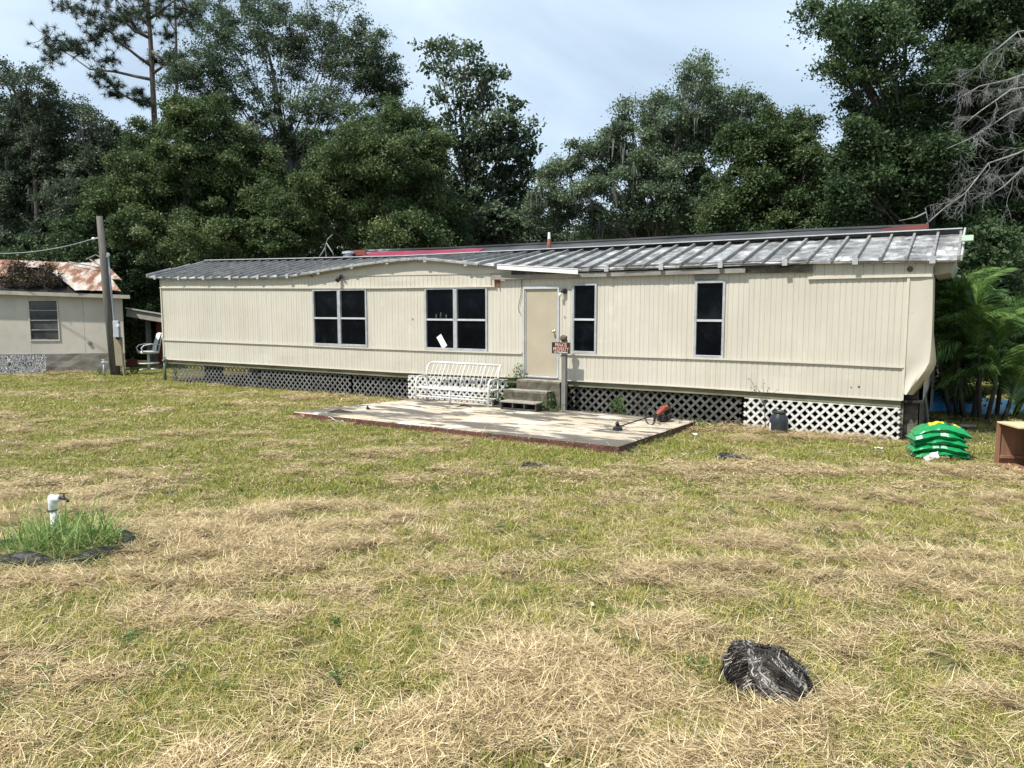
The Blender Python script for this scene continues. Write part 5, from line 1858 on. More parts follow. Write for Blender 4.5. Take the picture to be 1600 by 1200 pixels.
def instancer(name, pts, rot, scl, which, objs, label=None):
    col = bpy.data.collections.new(name + '_clumps')
    for i, o in enumerate(objs):
        o.name = '%s_source_%02d' % (name, i)
        col.objects.link(o)
    me = bpy.data.meshes.new(name)
    me.vertices.add(len(pts))
    me.vertices.foreach_set('co', pts.astype(np.float32).ravel())
    a = me.attributes.new('rot', 'FLOAT_VECTOR', 'POINT')
    a.data.foreach_set('vector', rot.astype(np.float32).ravel())
    a = me.attributes.new('scl', 'FLOAT', 'POINT')
    a.data.foreach_set('value', scl.astype(np.float32))
    a = me.attributes.new('which', 'INT', 'POINT')
    a.data.foreach_set('value', which.astype(np.int32))
    o = link(name, me, kind='stuff')
    nt = bpy.data.node_groups.new(name + '_nodes', 'GeometryNodeTree')
    nt.interface.new_socket('Geometry', in_out='INPUT', socket_type='NodeSocketGeometry')
    nt.interface.new_socket('Geometry', in_out='OUTPUT', socket_type='NodeSocketGeometry')
    gi, go = nt.nodes.new('NodeGroupInput'), nt.nodes.new('NodeGroupOutput')
    ip = nt.nodes.new('GeometryNodeInstanceOnPoints')
    ci = nt.nodes.new('GeometryNodeCollectionInfo')
    ci.inputs['Collection'].default_value = col
    ci.inputs['Separate Children'].default_value = True
    ci.inputs['Reset Children'].default_value = True

    def na(nm, ty_):
        q = nt.nodes.new('GeometryNodeInputNamedAttribute')
        q.data_type = ty_
        q.inputs['Name'].default_value = nm
        return q.outputs['Attribute']
    e2r = nt.nodes.new('FunctionNodeEulerToRotation')
    l = nt.links.new
    l(gi.outputs[0], ip.inputs['Points'])
    l(ci.outputs[0], ip.inputs['Instance'])
    ip.inputs['Pick Instance'].default_value = True
    l(na('which', 'INT'), ip.inputs['Instance Index'])
    l(na('rot', 'FLOAT_VECTOR'), e2r.inputs[0])
    l(e2r.outputs[0], ip.inputs['Rotation'])
    l(na('scl', 'FLOAT'), ip.inputs['Scale'])
    l(ip.outputs[0], go.inputs[0])
    md = o.modifiers.new('instances', 'NODES')
    md.node_group = nt
    return o


def lawn_points(dens):
    """dens: list of (y0, y1, per m2) -> x,y"""
    X_, Y_ = [], []
    for y0, y1, k in dens:
        hw = 0.74 * y1 + 1.2
        n = int((y1 - y0) * 2 * hw * k)
        x = RNG.uniform(-hw, hw, n)
        y = RNG.uniform(y0, y1, n)
        keep = np.abs(x) < 0.74 * y + 1.2
        X_.append(x[keep])
        Y_.append(y[keep])
    x, y = np.concatenate(X_), np.concatenate(Y_)
    hs = (x - ORG[0]) * UW[0] + (y - ORG[1]) * UW[1]
    hb = -((x - ORG[0]) * NW[0] + (y - ORG[1]) * NW[1])
    bad = (hb > -0.06) & (hs > -0.1) & (hs < 21.2)                       # under the home
    fr = -3.60 - 0.016 * (hs - 9.66)
    bad |= (hb > fr - 0.03) & (hb < -0.25) & (hs > 9.66 + (hb + 3.6) * 0.26) & (hs < 17.16 + (hb + 3.7) * 0.065)   # patio
    sx = (x - shl[0]) * sdir[0] + (y - shl[1]) * sdir[1]
    sy = -(x - shl[0]) * sdir[1] + (y - shl[1]) * sdir[0]
    bad |= (sx < SL) & (sy > -0.05)
    bad |= np.hypot(x - 1.58, y - 4.34) < 0.17
    bad |= (np.abs(x - 6.62) < 0.42) & (np.abs(y - 11.42) < 0.22)
    bad |= (x > 7.1) & (x < 8.6) & (y > 10.3) & (y < 10.9)
    k = ~bad
    return x[k], y[k], hs[k], hb[k]


# dry straw thatch
x, y, hs, hb = lawn_points([(2.6, 5.5, 460), (5.5, 9, 320), (9, 14, 190), (14, 21, 100), (21, 30, 40)])
dn = dryness(x, y)
keep = RNG.random(len(x)) < np.clip(0.20 + 0.70 * dn, 0, 1) * np.where((hs > 21.1) & (hb > 0), 0.25, 1)
x, y, dn = x[keep], y[keep], dn[keep]
sw = fbm(x / 2.2, y / 1.2, 77, 3) * 8.0
z = gheight(x, y) + 0.004 + RNG.random(len(x)) * np.clip(dn - 0.35, 0, 1) * 0.10
rot = np.stack([RNG.normal(0, 0.08, len(x)), RNG.normal(0, 0.08, len(x)), sw * 0.6 + RNG.normal(0, 0.9, len(x))], 1)
scl = RNG.uniform(0.7, 1.2, len(x)) * np.where(y > 14, 1.35, 1.0)
wh = np.where(y < 9, RNG.integers(0, 5, len(x)), RNG.integers(5, 8, len(x)))
objs = [clump_straw(i, 34, 0.10, 0.03, 0.19, 0.0038, 0.15 + 0.13 * i) for i in range(5)] + [clump_straw(i, 34, 0.14, 0.03, 0.13, 0.007, 0.25) for i in range(3)]
instancer('dry_grass', np.stack([x, y, z], 1), rot, scl, wh, objs)
# green grass
x, y, hs, hb = lawn_points([(2.6, 5.5, 900), (5.5, 9, 700), (9, 14, 480), (14, 21, 330), (21, 32, 180)])
dn = dryness(x, y)
clump = fbm(x / 0.28, y / 0.28, 55, 2)
keep = RNG.random(len(x)) < np.clip(1.1 - 0.95 * dn, 0.10, 1) * np.clip((clump - 0.25) * 2.6, 0.15, 1) * np.where((hs > 21.1) & (hb > 0) & (hb < 3.5), 0.2, 1)
x, y, dn = x[keep], y[keep], dn[keep]
z = gheight(x, y)
rot = np.stack([RNG.normal(0, 0.12, len(x)), RNG.normal(0, 0.12, len(x)), RNG.uniform(0, 6.28, len(x))], 1)
scl = RNG.uniform(0.6, 1.2, len(x)) * np.where(y > 14, 1.25, 1.0)
wh = np.where(y < 9, RNG.integers(0, 5, len(x)), RNG.integers(5, 8, len(x)))
objs = [clump_green(i, 18, 0.055, 0.025, 0.085, 0.0046, 0.28 + 0.09 * i) for i in range(5)] + [clump_green(i, 18, 0.09, 0.03, 0.085, 0.007, 0.45) for i in range(3)]
instancer('green_grass', np.stack([x, y, z], 1), rot, scl, wh, objs)
# broad leaved weeds scattered in the lawn
V, T = [], []
for k in range(150):
    yy = RNG.uniform(3, 11)
    xx = RNG.uniform(-0.72, 0.72) * yy
    if dryness(np.array([xx]), np.array([yy]))[0] > 0.75:
        continue
    m_ = RNG.integers(8, 30)
    rr_ = RNG.uniform(0.03, 0.11)
    a_ = RNG.uniform(0, 6.28, m_)
    q_ = rr_ * np.sqrt(RNG.random(m_))
    P = np.stack([xx + q_ * np.cos(a_), yy + q_ * np.sin(a_), RNG.uniform(0.015, 0.06, m_)], 1)
    dv = np.stack([np.cos(a_), np.sin(a_), RNG.uniform(-.1, .5, m_)], 1) * RNG.uniform(0.010, 0.024, (m_, 1))
    sd_ = np.stack([-np.sin(a_), np.cos(a_), RNG.normal(0, .2, m_)], 1) * RNG.uniform(0.005, 0.011, (m_, 1))
    V.append(np.stack([P - dv, P + sd_, P + dv, P - sd_], 1).reshape(-1, 3))
    T.append(RNG.uniform(0, 0.7, m_))
soup('lawn_weeds', np.concatenate(V), 4, LEAF['weed'], np.concatenate(T))
# fallen leaves
n = 420
yy = RNG.uniform(3, 14, n)
xx = RNG.uniform(-0.75, 0.75, n) * yy
th = RNG.uniform(0, 6.28, n)
sz = RNG.uniform(0.012, 0.03, n)
a1 = np.stack([np.cos(th), np.sin(th), RNG.normal(0, .3, n)], 1) * sz[:, None]
a2 = np.stack([-np.sin(th), np.cos(th), RNG.normal(0, .3, n)], 1) * (sz * 0.45)[:, None]
c0 = np.stack([xx, yy, gheight(xx, yy) + 0.035], 1)
V = np.stack([c0 - a1, c0 + a2, c0 + a1, c0 - a2], 1).reshape(-1, 3)
soup('fallen_leaves', V, 4, LEAF['litter'], RNG.random(n))


# ------------------------------------------------------------------ leafy plants near the house
def leafy(name, label, cat, base, blobs, size, n, mat, stems=True, seed=0, rz=0.0):
    """small plant: leaves as folded diamonds spread on stems; blobs = (dx,dy,dz,r)"""
    rg = np.random.default_rng(seed)
    t = thing(name, label, cat, base, rz)
    V, T = [], []
    sm = MB()
    for (bx_, by_, bz_, br) in blobs:
        m_ = int(n * br * br / 0.04)
        p = rg.normal(size=(m_, 3))
        p = p / np.linalg.norm(p, axis=1, keepdims=True) * (rg.random((m_, 1)) ** 0.45) * br + [bx_, by_, bz_]
        nr_ = rg.normal(size=(m_, 3)) * 0.7 + [0, -0.2, 0.8]
        nr_ /= np.linalg.norm(nr_, axis=1, keepdims=True)
        u = np.cross(nr_, rg.normal(size=(m_, 3)))
        u /= np.linalg.norm(u, axis=1, keepdims=True)
        v_ = np.cross(nr_, u)
        s_ = rg.uniform(0.6, 1.3, (m_, 1)) * size
        V.append(np.stack([p - u * s_, p + v_ * s_ * .45, p + u * s_, p - v_ * s_ * .45], 1).reshape(-1, 3))
        T.append(np.clip(rg.normal(0.45, 0.28, m_), 0, 1))
        for k in range(5):
            e = p[rg.integers(0, m_)]
            sm.tube([(bx_ * .6, by_ * .6, 0), ((bx_ + e[0]) / 2, (by_ + e[1]) / 2, e[2] * .55), tuple(e)], [0.006, 0.004, 0.002], 4)
    soup('leaves', np.concatenate(V), 4, mat, np.concatenate(T), t)
    sm.build('stems', 'twig', t, kind='stuff')
    return t


leafy('vine', 'leafy green vine climbing beside the left edge of the door steps', 'vine', W(13.0, -0.28, PZ),
      [(0.0, 0, 0.25, 0.24), (0.06, 0.03, 0.5, 0.2), (-0.25, 0, 0.2, 0.22), (0.15, 0.1, 0.72, 0.15), (-0.35, -0.1, 0.38, 0.15), (0.2, 0.13, 0.88, 0.11), (-0.5, 0.0, 0.2, 0.16)], 0.032, 105, LEAF['weed'], seed=1, rz=-TH)
leafy('vine', 'small leafy vine spilling over the right side of the door steps', 'vine', W(14.24, -0.78, PZ),
      [(0, 0, 0.1, 0.13), (0.02, 0.05, 0.26, 0.12), (0.03, 0.12, 0.40, 0.08), (0.2, 0.0, 0.08, 0.1), (0.32, 0.05, 0.12, 0.08)], 0.032, 110, LEAF['weed'], seed=2, rz=-TH)
leafy('weed_bush', 'small green bush growing against the dark lattice', 'bush', W(15.62, -0.22, 0.02),
      [(0, 0, 0.2, 0.18), (0.05, 0, 0.36, 0.13), (-0.1, 0.0, 0.28, 0.12), (0.1, -0.02, 0.15, 0.14)], 0.03, 110, LEAF['weed'], seed=3, rz=-TH)
leafy('weed_bush', 'low weeds at the right rear corner of the patio', 'bush', W(17.45, -0.6, 0.0),
      [(0, 0, 0.1, 0.1), (0.15, -0.1, 0.08, 0.09), (-0.08, -0.1, 0.16, 0.08), (-0.25, -0.35, 0.16, 0.07), (0.3, 0.1, 0.07, 0.09)], 0.035, 70, LEAF['weed'], seed=4, rz=-TH)
leafy('weed_bush', 'low green weeds at the foot of the leaning pole', 'bush', gnd(196, 586),
      [(0, 0, 0.12, 0.18), (0.3, 0.05, 0.1, 0.16), (-0.9, 0, 0.1, 0.14)], 0.05, 55, LEAF['weed'], seed=5)
leafy('weed_bush', 'short weeds along the right side of the patio near corner', 'bush', W(17.28, -3.2, 0.0),
      [(0, 0, 0.05, 0.09), (0.02, 0.5, 0.07, 0.1), (0.05, 0.9, 0.06, 0.09), (0, -0.4, 0.04, 0.09), (0.03, 1.4, 0.06, 0.08)], 0.028, 80, LEAF['weed'], seed=6, rz=-TH)
# shaggy strands hanging over the patio front edge
n = 520
q = RNG.uniform(0, 1, n) ** 0.8
bp = np.stack([9.7 + 7.4 * q, -3.63 - 0.016 * 7.4 * q + RNG.normal(0, 0.02, n), np.where(RNG.random(n) < 0.35, 0.09, 0.0)], 1)
wb = np.array([W(*p) for p in bp])
V, t = blades(wb, RNG.uniform(0, 6.28, n), RNG.uniform(0.2, 1.3, n), RNG.uniform(0.05, 0.22, n), RNG.uniform(0.005, 0.009, n), RNG.uniform(0, 0.75, n), 0.5, 3)
soup('edge_grass', V, 4, LEAF['straw'], t)
# dead stalk in front of the white lattice
DS = thing('dead_stalk', 'dry branching dead weed standing before the right lattice', 'weed', W(18.55, -0.22, 0), -TH)
mb = MB()
lv, lt = [], []
rg = random.Random(12)
for k in range(9):
    a_ = rg.uniform(-0.9, 0.7)
    top_ = (0.05 + a_ * 0.35, rg.uniform(-.1, .05), 0.78 + rg.uniform(0.0, 0.33) - abs(a_) * 0.15)
    pts = [(0.08, 0, 0.0), (0.04, 0, 0.45), (0.04 + a_ * .14, 0, 0.68), top_]
    mb.tube(pts, [0.008, 0.006, 0.004, 0.002], 5)
    for j in range(7):
        f_ = 0.3 + 0.7 * j / 6
        p = [pts[2][i] + (pts[3][i] - pts[2][i]) * f_ for i in range(3)]
        s_ = rg.uniform(0.012, 0.024)
        d_ = rg.uniform(0, 6.28)
        lv += [p, [p[0] + s_ * math.cos(d_), p[1], p[2] - s_ * 0.6], [p[0] + 1.8 * s_ * math.cos(d_), p[1] + .004, p[2] - s_ * 1.1], [p[0] + s_ * math.cos(d_) * .8, p[1], p[2] - s_ * 1.3]]
        lt.append(rg.uniform(0, 0.4))
mb.build('stems', 'twig', DS)
soup('dry_leaves', np.array(lv), 4, LEAF['dead'], np.array(lt), DS)
# loose bits on the patio and lawn
for i, (px, py, z0, ln, lab) in enumerate(((575, 640, PZ, 0.16, 'dark crumpled rag lying on the left part of the patio'), (725, 636.5, PZ, 0.36, 'dark stick lying on the patio in front of the bench'),
                                           (530, 645, PZ, 0.55, 'long thin dark stick on the left tip of the patio'))):
    g = gnd(px, py, z0)
    mb = MB()
    r5 = random.Random(i)
    for k in range(3):
        mb.tube([(-ln / 2 + r5.uniform(0, .05), r5.uniform(-.03, .03), 0.012), (0, r5.uniform(-.05, .05), 0.03 + 0.02 * k), (ln / 2 - r5.uniform(0, .05), r5.uniform(-.03, .03), 0.012)], [0.008, 0.028 if i == 0 else 0.014, 0.006], 6)
    o = mb.build('loose_stick' if i else 'dark_rag', 'rubber' if i == 0 else 'twig', smooth=True)
    o.location, o.rotation_euler = g, (0, 0, r5.uniform(-.4, .2) - 0.2)
    tag(o, lab, 'stick' if i else 'rag')
for i, (px, py, lab) in enumerate(((1086, 682, 'scrap of white litter on the grass near the patio corner'), (1372, 704, 'pale litter scrap on the lawn before the white lattice'),
                                   (1510, 668, 'flat grey scrap board on the ground behind the sacks'))):
    g = gnd(px, py)
    mb = MB()
    r5 = random.Random(i + 5)
    k_ = 1 if i < 2 else 2.6
    mb.grid([[(0.11 * k_ * (a / 4 - .5) + r5.uniform(-.01, .01), 0.08 * k_ * (b / 4 - .5), 0.03 + r5.uniform(0, 0.03)) for b in range(5)] for a in range(5)])
    o = mb.build('litter_scrap', 'paper' if i < 2 else 'greyboard')
    o.location = g
    tag(o, lab, 'litter')
# thin white hose loop over patio edge
mb = MB()
pts = [W(10.75 + 0.1 * k, -3.66 - 0.03 * (k % 2), 0.10 - 0.02 * k + 0.03 * math.sin(2 * k)) for k in range(6)]
c0 = pts[0].copy()
mb.tube([tuple(p - c0) for p in pts], 0.006, 5)
o = mb.build('pale_rope', 'paper', smooth=True)
o.location = c0
tag(o, 'thin pale cord curling over the front edge of the patio', 'cord')
# blue tarp heap behind the palm
g = gnd(1500, 642)
mb = MB()
rows = []
ex, ey = (gnd(1612, 640) - gnd(1418, 628))[:2]
for i in range(60):
    u_ = i / 59
    row = []
    for j in range(14):
        v_ = j / 13
        x_ = -2.0 + 4.6 * u_
        y_ = -0.55 + 1.7 * v_ + 0.55 * (0.5 - u_) + 0.15 * math.sin(7 * u_)
        hgt = 0.34 * (math.sin(math.pi * v_) ** 0.7) * (0.35 + 0.75 * math.exp(-((u_ - 0.38) / 0.24) ** 2)) * min(1, 8 * u_, 8 * (1 - u_))
        w_ = 0.05 * math.sin(26 * u_ + 6 * v_) + 0.035 * math.sin(15 * v_ - 19 * u_) + 0.03 * math.sin(43 * u_ + 11 * v_)
        row.append((x_, y_ * (1 if u_ < .62 else 0.55), max(0.012, hgt + w_ * (0.4 + hgt * 2))))
    rows.append(row)
mb.grid(rows)
o = mb.build('blue_tarp', 'bluetarp', smooth=True)
o.location = (g[0], g[1], 0.0)
tag(o, 'crumpled bright blue tarp on the ground behind the palm clump', 'tarp')


# ------------------------------------------------------------------ trees
def leaves_soup(P, size, rg, upb=0.5, k=3, asp=0.6):
    m_ = len(P)
    nr_ = rg.normal(size=(m_, 3)) + [0, 0, upb]
    nr_ /= np.linalg.norm(nr_, axis=1, keepdims=True)
    u = np.cross(nr_, rg.normal(size=(m_, 3)))
    u /= np.linalg.norm(u, axis=1, keepdims=True) + 1e-9
    v_ = np.cross(nr_, u)
    s_ = rg.uniform(0.65, 1.35, (m_, 1)) * size
    if k == 3:
        return np.stack([P - u * s_ * .5, P + u * s_ * .5 + v_ * s_ * asp * .5, P + u * s_ * .3 - v_ * s_ * asp * .5], 1).reshape(-1, 3)
    return np.stack([P - u * s_ * .5, P + v_ * s_ * asp * .5, P + u * s_ * .5, P - v_ * s_ * asp * .5], 1).reshape(-1, 3)


TOT = [0]


def tree(name, label, base, dep, lobes, mat, bark='bark', size=0.13, lai=2.6, tr=0.22, seed=0, jit=1.6, moss=0, k=3, fork=0.35, rc=0.42, group='trees behind the mobile home', cat='tree', twn=9):
    rg = np.random.default_rng(seed + 100)
    bp_ = np.array([at(base[0], base[1], dep)[0], dep, 0.0])
    t = thing(name, label, cat, bp_, 0, group)
    C, Rr = [], []
    lb_y = [lb[1] for lb in lobes]
    for lb in lobes:
        dd = dep + rg.uniform(-jit, jit)
        C.append(at(lb[0], lb[1], dd) - bp_)
        Rr.append((1.14 * lb[2] * dd / F, 1.14 * lb[3] * dd / F, lb[4] if len(lb) > 4 else 1.0))
    C = np.array(C)
    top = C[np.argmax(C[:, 2])]
    zf = max(1.2, C[:, 2].min() * 0.6 + fork * top[2] * 0.4)
    cx, cy = C[:, 0].mean(), C[:, 1].mean()
    tp = [np.array([0, 0, -0.2]), np.array([cx * .15, cy * .15, zf * .5]), np.array([cx * .45, cy * .45, zf]), np.array([cx * .4 + top[0] * .4, cy * .4 + top[1] * .4, zf + (top[2] - zf) * .55]), top]
    # resample the trunk smoothly
    tpa = np.array(tp)
    tt = np.linspace(0, 1, 5)
    ts = np.linspace(0, 1, 17)
    trunk = np.stack([np.interp(ts, tt, tpa[:, i]) for i in range(3)], 1)
    trunk[1:-1] = (trunk[:-2] + 2 * trunk[1:-1] + trunk[2:]) / 4
    trunk[2:-2, :2] += rg.normal(0, 0.05, (13, 2))
    rad = 0.85 * tr * (1 - 0.88 * ts) * (1 + 0.25 * np.exp(-ts * 18))
    mb = MB()
    mb.tube(trunk, rad, 9)
    mb.build('trunk', bark, t, smooth=True)
    V, T = [], []
    tw = MB()
    for i, (c, (rx, rz_, dn_)) in enumerate(zip(C, Rr)):
        # limb from the trunk
        zt = np.clip(c[2] * 0.62, zf * 0.8, top[2] * 0.9)
        j = int(np.argmin(np.abs(trunk[:, 2] - zt)))
        p0 = trunk[j]
        mid = (p0 + c) / 2 + np.array([rg.normal(0, .15), rg.normal(0, .15), -0.12 * np.linalg.norm(c - p0) * rg.uniform(0.2, 1)])
        ln = [(1 - q) ** 2 * p0 + 2 * q * (1 - q) * mid + q * q * c for q in np.linspace(0, 1, 7)]
        ln = [p + (rg.normal(0, 0.05, 3) if 0 < a < 6 else 0) for a, p in enumerate(ln)]
        r0 = min(rad[j] * 0.5, 0.02 + 0.009 * np.linalg.norm(c - p0)) * rg.uniform(0.6, 1.1)
        mb = MB()
        mb.tube(ln, np.linspace(r0, 0.012, 7), 6)
        mb.build('limb', bark, t, smooth=True)
        ry = 0.5 * (rx + rz_)
        area = math.pi * rx * rz_
        nl = int((1.7 if lb_y[i] < 140 else 2.3 if lb_y[i] < 210 else 3.2) * lai * dn_ * area / (0.28 * size * size * (1 if k == 3 else 1.8)))
        nc = max(5, int(area / (rc * rc) * 0.9))
        q = rg.normal(size=(nc, 3))
        q /= np.linalg.norm(q, axis=1, keepdims=True)
        q = q * (rg.random((nc, 1)) ** 0.42) * rg.uniform(0.82, 1.12, (nc, 1)) * [rx, ry, rz_] + c
        wt = rg.uniform(0.3, 1.0, nc)
        wt /= wt.sum()
        pick = rg.choice(nc, nl, p=wt)
        cr = rc * rg.uniform(0.55, 1.25, nc)
        off = rg.normal(size=(nl, 3)) * [0.55, 0.55, 0.34]
        # sprays droop outward
        P = q[pick] + off * cr[pick][:, None]
        P[:, 2] -= 0.18 * np.hypot(off[:, 0], off[:, 1]) * cr[pick]
        ct = rg.normal(0.42, 0.2, nc)
        V.append(leaves_soup(P, size, rg, 0.6, k))
        T.append(np.clip(ct[pick] + rg.normal(0, 0.13, nl), 0, 1))
        for a in range(min(nc, twn)):
            m2 = (c + q[a]) / 2 + rg.normal(0, 0.12, 3)
            tw.tube([ln[4 + a % 3], tuple(m2), tuple(q[a])], [0.022, 0.013, 0.005], 4, cap=False)
    tw.build('twigs', bark, t, kind='stuff')
    V, T = np.concatenate(V), np.concatenate(T)
    soup('crown', V, k, mat, T, t)
    TOT[0] += len(T) * (k - 2)
    if moss:
        n = moss
        low = np.argsort(C[:, 2])[:int(len(C) * .7)]
        li = low[rg.integers(0, len(low), n)]
        pos = C[li] + rg.normal(size=(n, 3)) * 0.36 * np.array([[Rr[a][0], Rr[a][0], Rr[a][1]] for a in li])
        st = 7
        pos = np.repeat(pos, st, 0) + rg.normal(0, 0.07, (n * st, 3))
        ln_ = rg.uniform(0.25, 0.9, n * st)
        w_ = rg.uniform(0.02, 0.05, n * st)
        a_ = rg.uniform(0, 6.28, n * st)
        sd_ = np.stack([np.cos(a_), np.sin(a_), 0 * a_], 1) * w_[:, None]
        tip = pos - np.stack([rg.normal(0, .05, n * st), rg.normal(0, .05, n * st), ln_], 1)
        soup('moss', np.stack([pos - sd_, pos + sd_, tip], 1).reshape(-1, 3), 3, LEAF['moss'], rg.random(n * st), t)
    return t


tree('oak_tree', 'dull grey brown oak hung with moss at the far left behind the shed', (45, 420), 36,
     [(25, 165, 45, 40, .7), (80, 165, 45, 30, .6), (30, 215, 60, 45, .8), (105, 195, 45, 40, .7), (150, 205, 35, 35, .55), (20, 270, 65, 45), (100, 255, 60, 45, .85), (170, 240, 40, 35, .6),
      (40, 330, 70, 50), (125, 315, 60, 50), (15, 390, 60, 40), (90, 375, 60, 45), (15, 115, 40, 20, .5), (40, 120, 30, 22, .45), (190, 215, 25, 22, .4), (205, 260, 30, 30, .6)], LEAF['brown'], size=0.13, seed=1, moss=130, tr=0.32)
tree('oak_tree', 'broad mid green oak standing between the shed and the mobile home', (258, 420), 33,
     [(285, 175, 38, 32), (335, 195, 50, 40), (245, 235, 55, 45), (310, 245, 65, 45), (380, 265, 60, 45), (215, 290, 55, 45), (290, 310, 75, 50), (370, 330, 75, 50), (430, 300, 45, 40), (215, 350, 50, 40), (300, 375, 80, 45), (390, 385, 70, 35), (160, 340, 40, 40, .8)],
     LEAF['oak'], size=0.12, seed=2, lai=3.0, tr=0.3)
tree('tall_oak', 'tallest open crowned tree with forked trunks behind the left half of the home', (470, 400), 37,
     [(345, 30, 32, 30, .8), (370, 70, 45, 38, .8), (335, 90, 35, 30, .7), (400, 20, 45, 28, .8), (440, 55, 45, 35, .75), (310, 125, 40, 32, .85), (360, 140, 45, 32, .75), (480, 40, 42, 28, .8), (505, 75, 45, 32, .75), (550, 60, 38, 30, .85), (585, 85, 38, 35),
      (590, 125, 38, 32), (540, 115, 45, 32, .8), (450, 115, 40, 28, .6), (420, 175, 40, 30, .6), (480, 160, 35, 28, .55), (335, 170, 35, 25, .7), (520, 165, 35, 28, .6), (605, 155, 22, 22, .7), (455, 215, 45, 30, .7), (535, 10, 20, 14, .4), (290, 95, 28, 25, .6), (410, 230, 45, 30, .8), (500, 225, 40, 30, .7)],
     LEAF['tall'], 'barkpale', size=0.115, seed=3, lai=2.1, tr=0.34, fork=0.2)
tree('bushy_tree', 'dense rounded dark tree behind the gable of the mobile home', (600, 400), 32,
     [(590, 185, 42, 32), (648, 195, 38, 34), (560, 230, 50, 40), (625, 245, 60, 45), (680, 250, 36, 40), (525, 285, 55, 45), (590, 305, 65, 45), (665, 315, 55, 45), (470, 320, 55, 42), (545, 355, 70, 35), (640, 365, 65, 32), (440, 365, 50, 32), (500, 240, 30, 28, .6), (690, 365, 45, 28)],
     LEAF['oak'], size=0.115, seed=4, lai=3.0, tr=0.26)
tree('sycamore_tree', 'open large leaved tree with ragged right edge, behind the door side of the home', (715, 400), 35,
     [(672, 80, 22, 14, .8), (700, 78, 28, 18), (725, 85, 22, 16, .8), (690, 105, 28, 16, .8), (720, 118, 26, 18, .8), (755, 115, 28, 18), (780, 118, 20, 14, .9), (765, 145, 32, 16), (800, 165, 20, 14, .9), (705, 150, 26, 18, .7), (745, 165, 26, 16, .7), (700, 185, 24, 18, .7),
      (760, 195, 38, 20, .9), (800, 200, 26, 16), (830, 195, 12, 14, .8), (730, 215, 36, 20), (785, 230, 40, 22), (825, 235, 20, 18, .9), (745, 255, 42, 26), (805, 262, 28, 20), (770, 290, 48, 26), (725, 300, 40, 30), (815, 310, 30, 26, .8), (760, 335, 50, 28), (810, 350, 30, 24), (710, 345, 36, 30), (770, 372, 50, 20)],
     LEAF['tall'], size=0.21, seed=5, lai=2.6, tr=0.22, fork=0.5, rc=0.45, k=4)
tree('mossy_oak', 'grey green mossy oak with a thin pointed top behind the right half of the home', (1030, 395), 31,
     [(1098, 88, 14, 16, .6), (1080, 108, 20, 16, .7), (1105, 120, 18, 18, .7), (1072, 132, 20, 14, .7), (1092, 150, 28, 20, .8), (1028, 145, 12, 10, .5), (975, 160, 12, 12, .6), (1035, 165, 24, 16, .7), (980, 188, 20, 16, .7), (1070, 180, 36, 24), (1130, 160, 34, 22, .9), (1165, 165, 34, 20), (1010, 195, 30, 20, .8), (955, 212, 30, 18, .75), (915, 235, 30, 18, .75),
      (990, 225, 40, 24, .85), (1050, 225, 48, 34), (1110, 210, 48, 36), (880, 262, 32, 20, .7), (940, 258, 38, 22, .75), (1000, 265, 42, 28, .8), (1075, 275, 55, 40), (855, 292, 28, 22, .7), (905, 295, 36, 22, .6), (960, 305, 38, 24, .6), (1020, 315, 44, 32, .85), (870, 335, 40, 26, .85), (930, 345, 44, 24, .75), (1000, 355, 46, 24), (1080, 340, 55, 40), (1180, 195, 40, 30)],
     LEAF['mossy'], 'barkpale', size=0.11, seed=6, lai=2.8, tr=0.3, moss=120)
tree('viny_tree', 'bright green vine smothered tree behind the right end of the roof', (1210, 390), 27,
     [(1155, 225, 40, 34), (1205, 205, 38, 26), (1245, 190, 24, 18, .8), (1268, 190, 18, 14, .7), (1230, 235, 45, 34), (1270, 230, 22, 20), (1170, 275, 50, 40), (1235, 285, 52, 40), (1285, 275, 22, 30, .8), (1195, 330, 60, 40), (1265, 335, 40, 38), (1140, 335, 40, 36), (1300, 330, 25, 32), (1220, 365, 60, 24)],
     LEAF['vine'], size=0.11, seed=7, lai=3.3, tr=0.24)
tree('large_oak', 'huge dark dense oak filling the upper right corner', (1480, 450), 23,
     [(1285, 25, 24, 24), (1310, 45, 30, 32), (1345, 25, 45, 32), (1330, 85, 36, 30, .8), (1320, 115, 32, 24, .8), (1385, 70, 50, 40, .8), (1420, 20, 55, 36), (1345, 130, 30, 24, .55), (1400, 125, 50, 26, .55), (1490, 40, 60, 45), (1560, 50, 60, 50), (1340, 175, 32, 28), (1455, 110, 55, 40, .7), (1520, 120, 60, 45), (1395, 175, 45, 34),
      (1350, 215, 36, 28), (1440, 190, 55, 42), (1335, 245, 32, 26, .9), (1395, 235, 50, 38), (1520, 200, 65, 50), (1345, 285, 36, 32), (1410, 290, 55, 40), (1470, 260, 55, 42), (1580, 160, 50, 60), (1345, 330, 38, 30), (1405, 340, 55, 34), (1480, 330, 60, 45), (1550, 290, 60, 50), (1610, 250, 50, 60), (1520, 375, 60, 40), (1590, 370, 50, 50), (1510, 10, 60, 40), (1580, 5, 60, 45), (1640, 40, 60, 60), (1620, 110, 60, 60), (1550, 115, 55, 50), (1640, 190, 60, 60), (1560, 235, 50, 50), (1640, 320, 60, 60)],
     LEAF['dark'], size=0.11, seed=8, lai=3.4, tr=0.42, k=3, fork=0.3)
tree('background_tree', 'small grey tree low in the gap between the sycamore and the mossy oak', (840, 400), 42, [(835, 355, 30, 22, .9), (860, 372, 34, 20), (815, 375, 34, 22)], LEAF['mossy'], size=0.16, seed=9)
